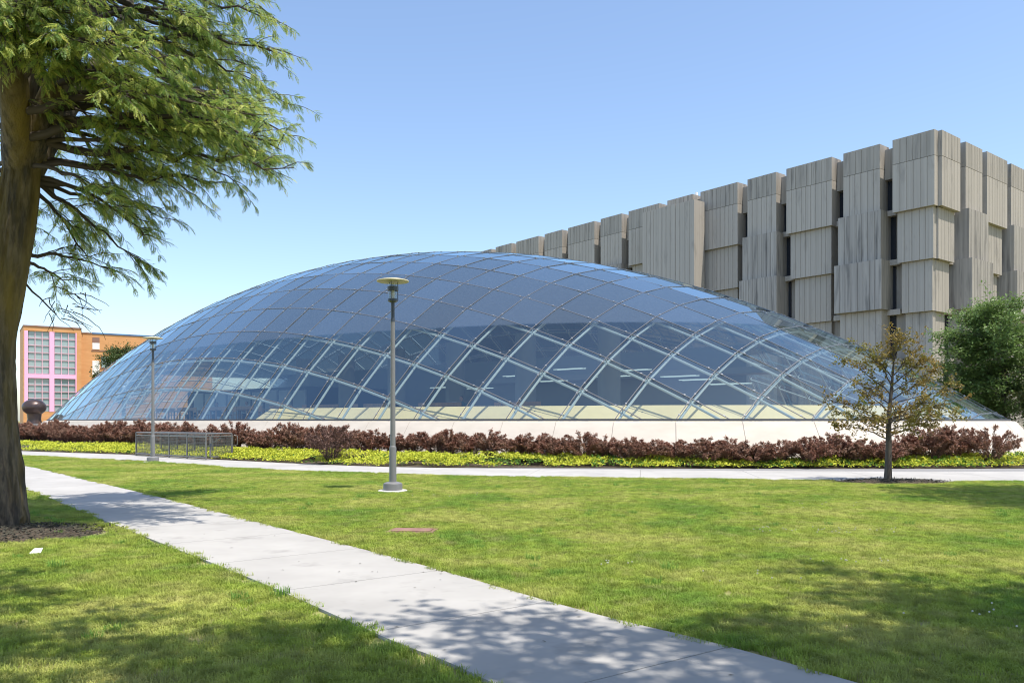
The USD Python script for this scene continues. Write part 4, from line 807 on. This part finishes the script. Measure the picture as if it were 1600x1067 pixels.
for tip in tips:
    tip = np.array(tip); cand = LPA[(LPA[:, 2] < tip[2] + 1.2)]; cand = cand if len(cand) else LPA; sc_ = np.linalg.norm(cand - tip, axis=1) + 0.8 * np.abs(cand[:, 2] - (tip[2] + 0.25)) + g.uniform(0, 0.9, len(cand)); b = cand[np.argmin(sc_)]
    lm = limb_curve(b, tip, 0.12, 0.05, g, 12); L = np.linalg.norm(tip - b); dl = unit(tip - b); part(LT, 'branch', tube(lm, np.linspace(0.02 + 0.012 * L, 0.006, 12), 7), TWIG, smooth=True)
    m_ = int(6 + L * 4.6)
    for s_ in range(m_):
        u = g.uniform(0.22, 1.0) ** 0.8; fi = u * 10.99; p = lm[int(fi)] + (lm[int(fi) + 1] - lm[int(fi)]) * (fi % 1); side = np.cross(dl, Z) * (1 if s_ % 2 else -1); dirn = unit(dl * g.uniform(0.3, 1.0) + side * g.uniform(0.1, 0.9) + Z * g.uniform(-0.35, 0.35)); l2 = g.uniform(0.45, 1.0) * (1.15 - 0.55 * u)
        e_ = p + dirn * l2 - Z * 0.22 * l2 * l2; br = limb_curve(p, e_, 0.14, 0.05, g, 7); tw.append(tube(br, np.linspace(0.008, 0.0025, 7), 4, False)); nf = int(l2 * 25) + 3; q_ = np.sort(g.random(nf) ** 0.8) * 5.99; j_ = q_.astype(int)
        P = br[j_] + (br[j_ + 1] - br[j_]) * (q_ - j_)[:, None]; sd = unit(np.cross(br[-1] - br[0], Z)); FP.append(P); FD.append(unit(unit(br[-1] - br[0]) * g.uniform(0.3, 0.9, (nf, 1)) + sd * g.choice([-1, 1], (nf, 1)) * g.uniform(0.3, 0.9, (nf, 1)) - Z * g.uniform(-0.05, 0.75, (nf, 1)) + g.normal(0, 0.2, (nf, 3))))
# bare hanging twigs low beside the trunk
for k in range(26):
    p = np.array([-7.15 + g.uniform(0.25, 0.65), 12.3 + g.uniform(-0.3, 0.3), g.uniform(2.95, 3.5)]); e_ = p + np.array([g.uniform(-0.15, 0.5), g.uniform(-0.2, 0.2), g.uniform(-0.55, 0.05)]); br = limb_curve(p, e_, 0.1, 0.12, g, 7); tw.append(tube(br, np.linspace(0.008, 0.003, 7), 4, False))
b0 = limb_curve((-7.1, 11.6, 3.6), (-6.9, 12.4, 3.1), 0.1, 0.03, g, 7); tw.append(tube(b0, np.linspace(0.02, 0.009, 7), 5, False))
part(LT, 'twigs', cat_mesh(tw), TWIG, kind='stuff')
def frond(seed):
    q_ = np.random.default_rng(seed); n_ = 12; t = np.linspace(0.1, 1, n_); ax = np.column_stack([t, 0 * t, -0.35 * t * t + 0.12 * t]); ms = []
    P, D_, N2 = [], [], []
    for k in range(n_):
        w = math.sin(math.pi * (0.15 + 0.8 * t[k])) * 0.9 + 0.2
        for sg in (-1, 1):
            P.append(ax[k]); D_.append(np.array([0.45, sg * 1.0, -0.25 + q_.normal(0, 0.18)]) * w); N2.append(np.array([q_.normal(0, 0.25), q_.normal(0, 0.25), 1]))
    ln = np.linalg.norm(D_, axis=1) * 0.19; v, f = leaves(np.array(P), np.array(D_), np.array(N2), ln, 0.075, 0.1); return v, f
FP, FD = np.vstack(FP), np.vstack(FD); X_ = unit(FD); Yv = unit(np.cross(np.tile(Z, (len(X_), 1)) + g.normal(0, 0.25, X_.shape), X_)); Zv = np.cross(X_, Yv)
from scipy.spatial.transform import Rotation as Rot
qq = Rot.from_matrix(np.stack([X_, Yv, Zv], -1)).as_quat()[:, [3, 0, 1, 2]]
print('fronds', len(FP))
instancer(LT + '/crown', [frond(s) for s in range(1, 6)], [FROND], FP, quats=qq, scales=g.uniform(0.10, 0.165, len(FP)), ids=g.integers(0, 5, len(FP)))

# ---------------------------------------------------------------- reading room: tables, chairs, people
def table(label, loc, rz):
    t = thing('reading_table', label, 'table', loc, rz, 'long tables in the reading room'); part(t, 'tabletop', box(-1.2, 1.2, -0.5, 0.5, 0.71, 0.75), WOOD)
    for x in (-1.1, 1.1):
        for y_ in (-0.4, 0.4): part(t, 'leg', box(x - 0.04, x + 0.04, y_ - 0.04, y_ + 0.04, 0, 0.709), WOOD)
    part(t, 'divider', box(-1.15, 1.15, -0.015, 0.015, 0.751, 0.95), WOOD); return t
def chair(label, loc, rz):
    t = thing('wooden_chair', label, 'chair', loc, rz, 'wooden chairs at the reading tables'); part(t, 'seat', box(-0.22, 0.22, -0.22, 0.22, 0.42, 0.46), WOOD); part(t, 'backrest', box(-0.21, 0.21, 0.19, 0.215, 0.60, 0.92), WOOD)
    for x in (-0.19, 0.19): part(t, 'leg', box(x - 0.02, x + 0.02, -0.2, -0.16, 0, 0.419), WOOD); part(t, 'leg', box(x - 0.02, x + 0.02, 0.17, 0.21, 0, 0.62), WOOD)
    return t
FZ = EYE - 0.119
tb = [(-12.5, -10.6), (-8.6, -11.0), (-4.6, -11.3), (-0.6, -11.5), (3.4, -11.5), (7.4, -11.3), (11.4, -11.0), (15.4, -10.2), (19.2, -9.0)]
rzb = math.degrees(dm['th']); t0 = c0 = None
TL = ['leftmost', 'second from the left', 'third from the left', 'fourth from the left', 'middle', 'fourth from the right', 'third from the right', 'second from the right', 'rightmost']
for k, (l, w) in enumerate(tb):
    p = at(l, w, FZ); lab = f'long wooden reading table behind the glass, {TL[k]} of the row'
    if t0 is None: t0 = table(lab, p, rzb)
    else: copy(t0, lab, p, rzb)
    for m_, o in enumerate((-0.6, 0.6)):
        p = at(l + o, w - 0.72, FZ); lab = f'{("left", "right")[m_]} wooden chair at the {TL[k]} reading table behind the glass'
        if c0 is None: c0 = chair(lab, p, rzb + 180)
        else: copy(c0, lab, p, rzb + 180)

def hull_chain(segs):
    out = m3.Manifold()
    for a_, ra, b_, rb in segs:
        s1 = m3.Manifold.sphere(ra, 14).translate(list(map(float, a_))); s2 = m3.Manifold.sphere(rb, 14).translate(list(map(float, b_))); out = out + (s1 + s2).hull()
    return out
def person(label, loc, rz, cloth, lean=0.15, reach=0.34):
    t = thing('person', label, 'person', loc, rz); y0 = -lean
    hip, chest, neck, head = np.array([0, 0.05, 0.52]), np.array([0, y0 * 0.7, 0.86]), np.array([0, y0, 1.03]), np.array([0, y0 - 0.05, 1.17])
    tor = [(hip + [-0.09, 0, 0], 0.11, hip + [0.09, 0, 0], 0.11), (hip, 0.13, chest, 0.125), (chest + [-0.13, 0, 0.06], 0.07, chest + [0.13, 0, 0.06], 0.07), (chest, 0.12, neck, 0.06)]
    arms, hands, legs = [], [], []
    for sg in (-1, 1):
        sh, el, wr = chest + [sg * 0.19, 0, 0.06], chest + [sg * 0.24, -0.10, -0.18], chest + [sg * 0.13, -reach, -0.09]
        arms += [(sh, 0.055, el, 0.042), (el, 0.042, wr, 0.028)]; palm = wr + [0, -0.07, 0.0]; hands.append((wr, 0.024, palm, 0.026))
        for k_, ln_ in enumerate((0.062, 0.074, 0.070, 0.055)):
            kx = palm + [(-0.030 + 0.020 * k_), -0.012, 0.004]; md = kx + [0, -ln_ * 0.55, -0.006]; hands += [(kx, 0.009, md, 0.0085), (md, 0.0085, md + [0, -ln_ * 0.42, -0.024], 0.0075)]
        th_ = wr + [-sg * 0.022, -0.025, 0]; hands += [(th_, 0.010, th_ + [-sg * 0.028, -0.045, -0.008], 0.0085)]
        kn, an = np.array([sg * 0.11, -0.40, 0.50]), np.array([sg * 0.11, -0.38, 0.08]); legs += [(hip + [sg * 0.09, 0, 0], 0.085, kn, 0.062), (kn, 0.06, an, 0.042), (an, 0.045, an + [0, -0.17, -0.035], 0.035)]
    hd = [(head, 0.088, head + [0, -0.012, 0.055], 0.086), (neck + [0, 0, -0.03], 0.052, head, 0.055), (head + [0, -0.07, -0.045], 0.035, head + [0, -0.03, -0.03], 0.06), (head + [0, -0.088, 0.0], 0.013, head + [0, -0.098, -0.018], 0.014), (head + [-0.088, 0, 0], 0.016, head + [-0.088, 0.008, 0.03], 0.018), (head + [0.088, 0, 0], 0.016, head + [0.088, 0.008, 0.03], 0.018)]
    part(t, 'body', hull_chain(tor + arms + hands + legs + hd), SKIN, smooth=40)
    gr = lambda S, e: [(a_, ra + e, b_, rb + e) for a_, ra, b_, rb in S]
    part(t, 'shirt', hull_chain(gr(tor, 0.014) + gr([s_ for k_, s_ in enumerate(arms)], 0.012)), cloth, smooth=40); part(t, 'trousers', hull_chain(gr([s_ for k_, s_ in enumerate(legs) if k_ % 3 != 2], 0.012) + gr(tor[:1], 0.018)), CLOTH[1], smooth=40)
    part(t, 'hair', hull_chain([(head + [0, 0.022, 0.05], 0.090, head + [0, 0.01, 0.078], 0.084), (head + [0, 0.05, 0.0], 0.062, head + [0, 0.03, 0.05], 0.08)]), HAIR, smooth=40)
    for sg in (-1, 1): part(t, 'eye', hull_chain([(head + [sg * 0.032, -0.082, 0.022], 0.010, head + [sg * 0.034, -0.082, 0.022], 0.010)]), CLOTH[1])
    return t
ppl = [(-9.2, 0, 'person in dark blue seated at the second table from the left behind the glass'), (-5.2, 1, 'person in black seated at the third table from the left behind the glass'), (-1.2, 2, 'person in a white top seated left of the tall lamp post behind the glass'), (12.0, 0, 'person in dark blue seated at the third table from the right behind the glass'), (16.0, 3, 'person in teal seated at the second table from the right behind the glass')]
for l, ci, lab in ppl:
    k = int(np.argmin([abs(l - b_[0]) for b_ in tb])); person(lab, at(l, tb[k][1] + 0.74, FZ - 0.06), rzb, CLOTH[ci])
    lp = thing('laptop', 'open silver laptop on the ' + TL[k] + ' reading table inside the dome', 'laptop', at(l, tb[k][1] + 0.24, FZ + 0.751), rzb + 180)
    part(lp, 'base', box(-0.16, 0.16, -0.11, 0.11, 0, 0.016), LAPTOP); part(lp, 'screen', hexa(np.array([[-0.16, 0.105, 0.016], [0.16, 0.105, 0.016], [0.16, 0.115, 0.016], [-0.16, 0.115, 0.016]]), np.array([[-0.16, 0.16, 0.22], [0.16, 0.16, 0.22], [0.16, 0.17, 0.22], [-0.16, 0.17, 0.22]])), LAPTOP)
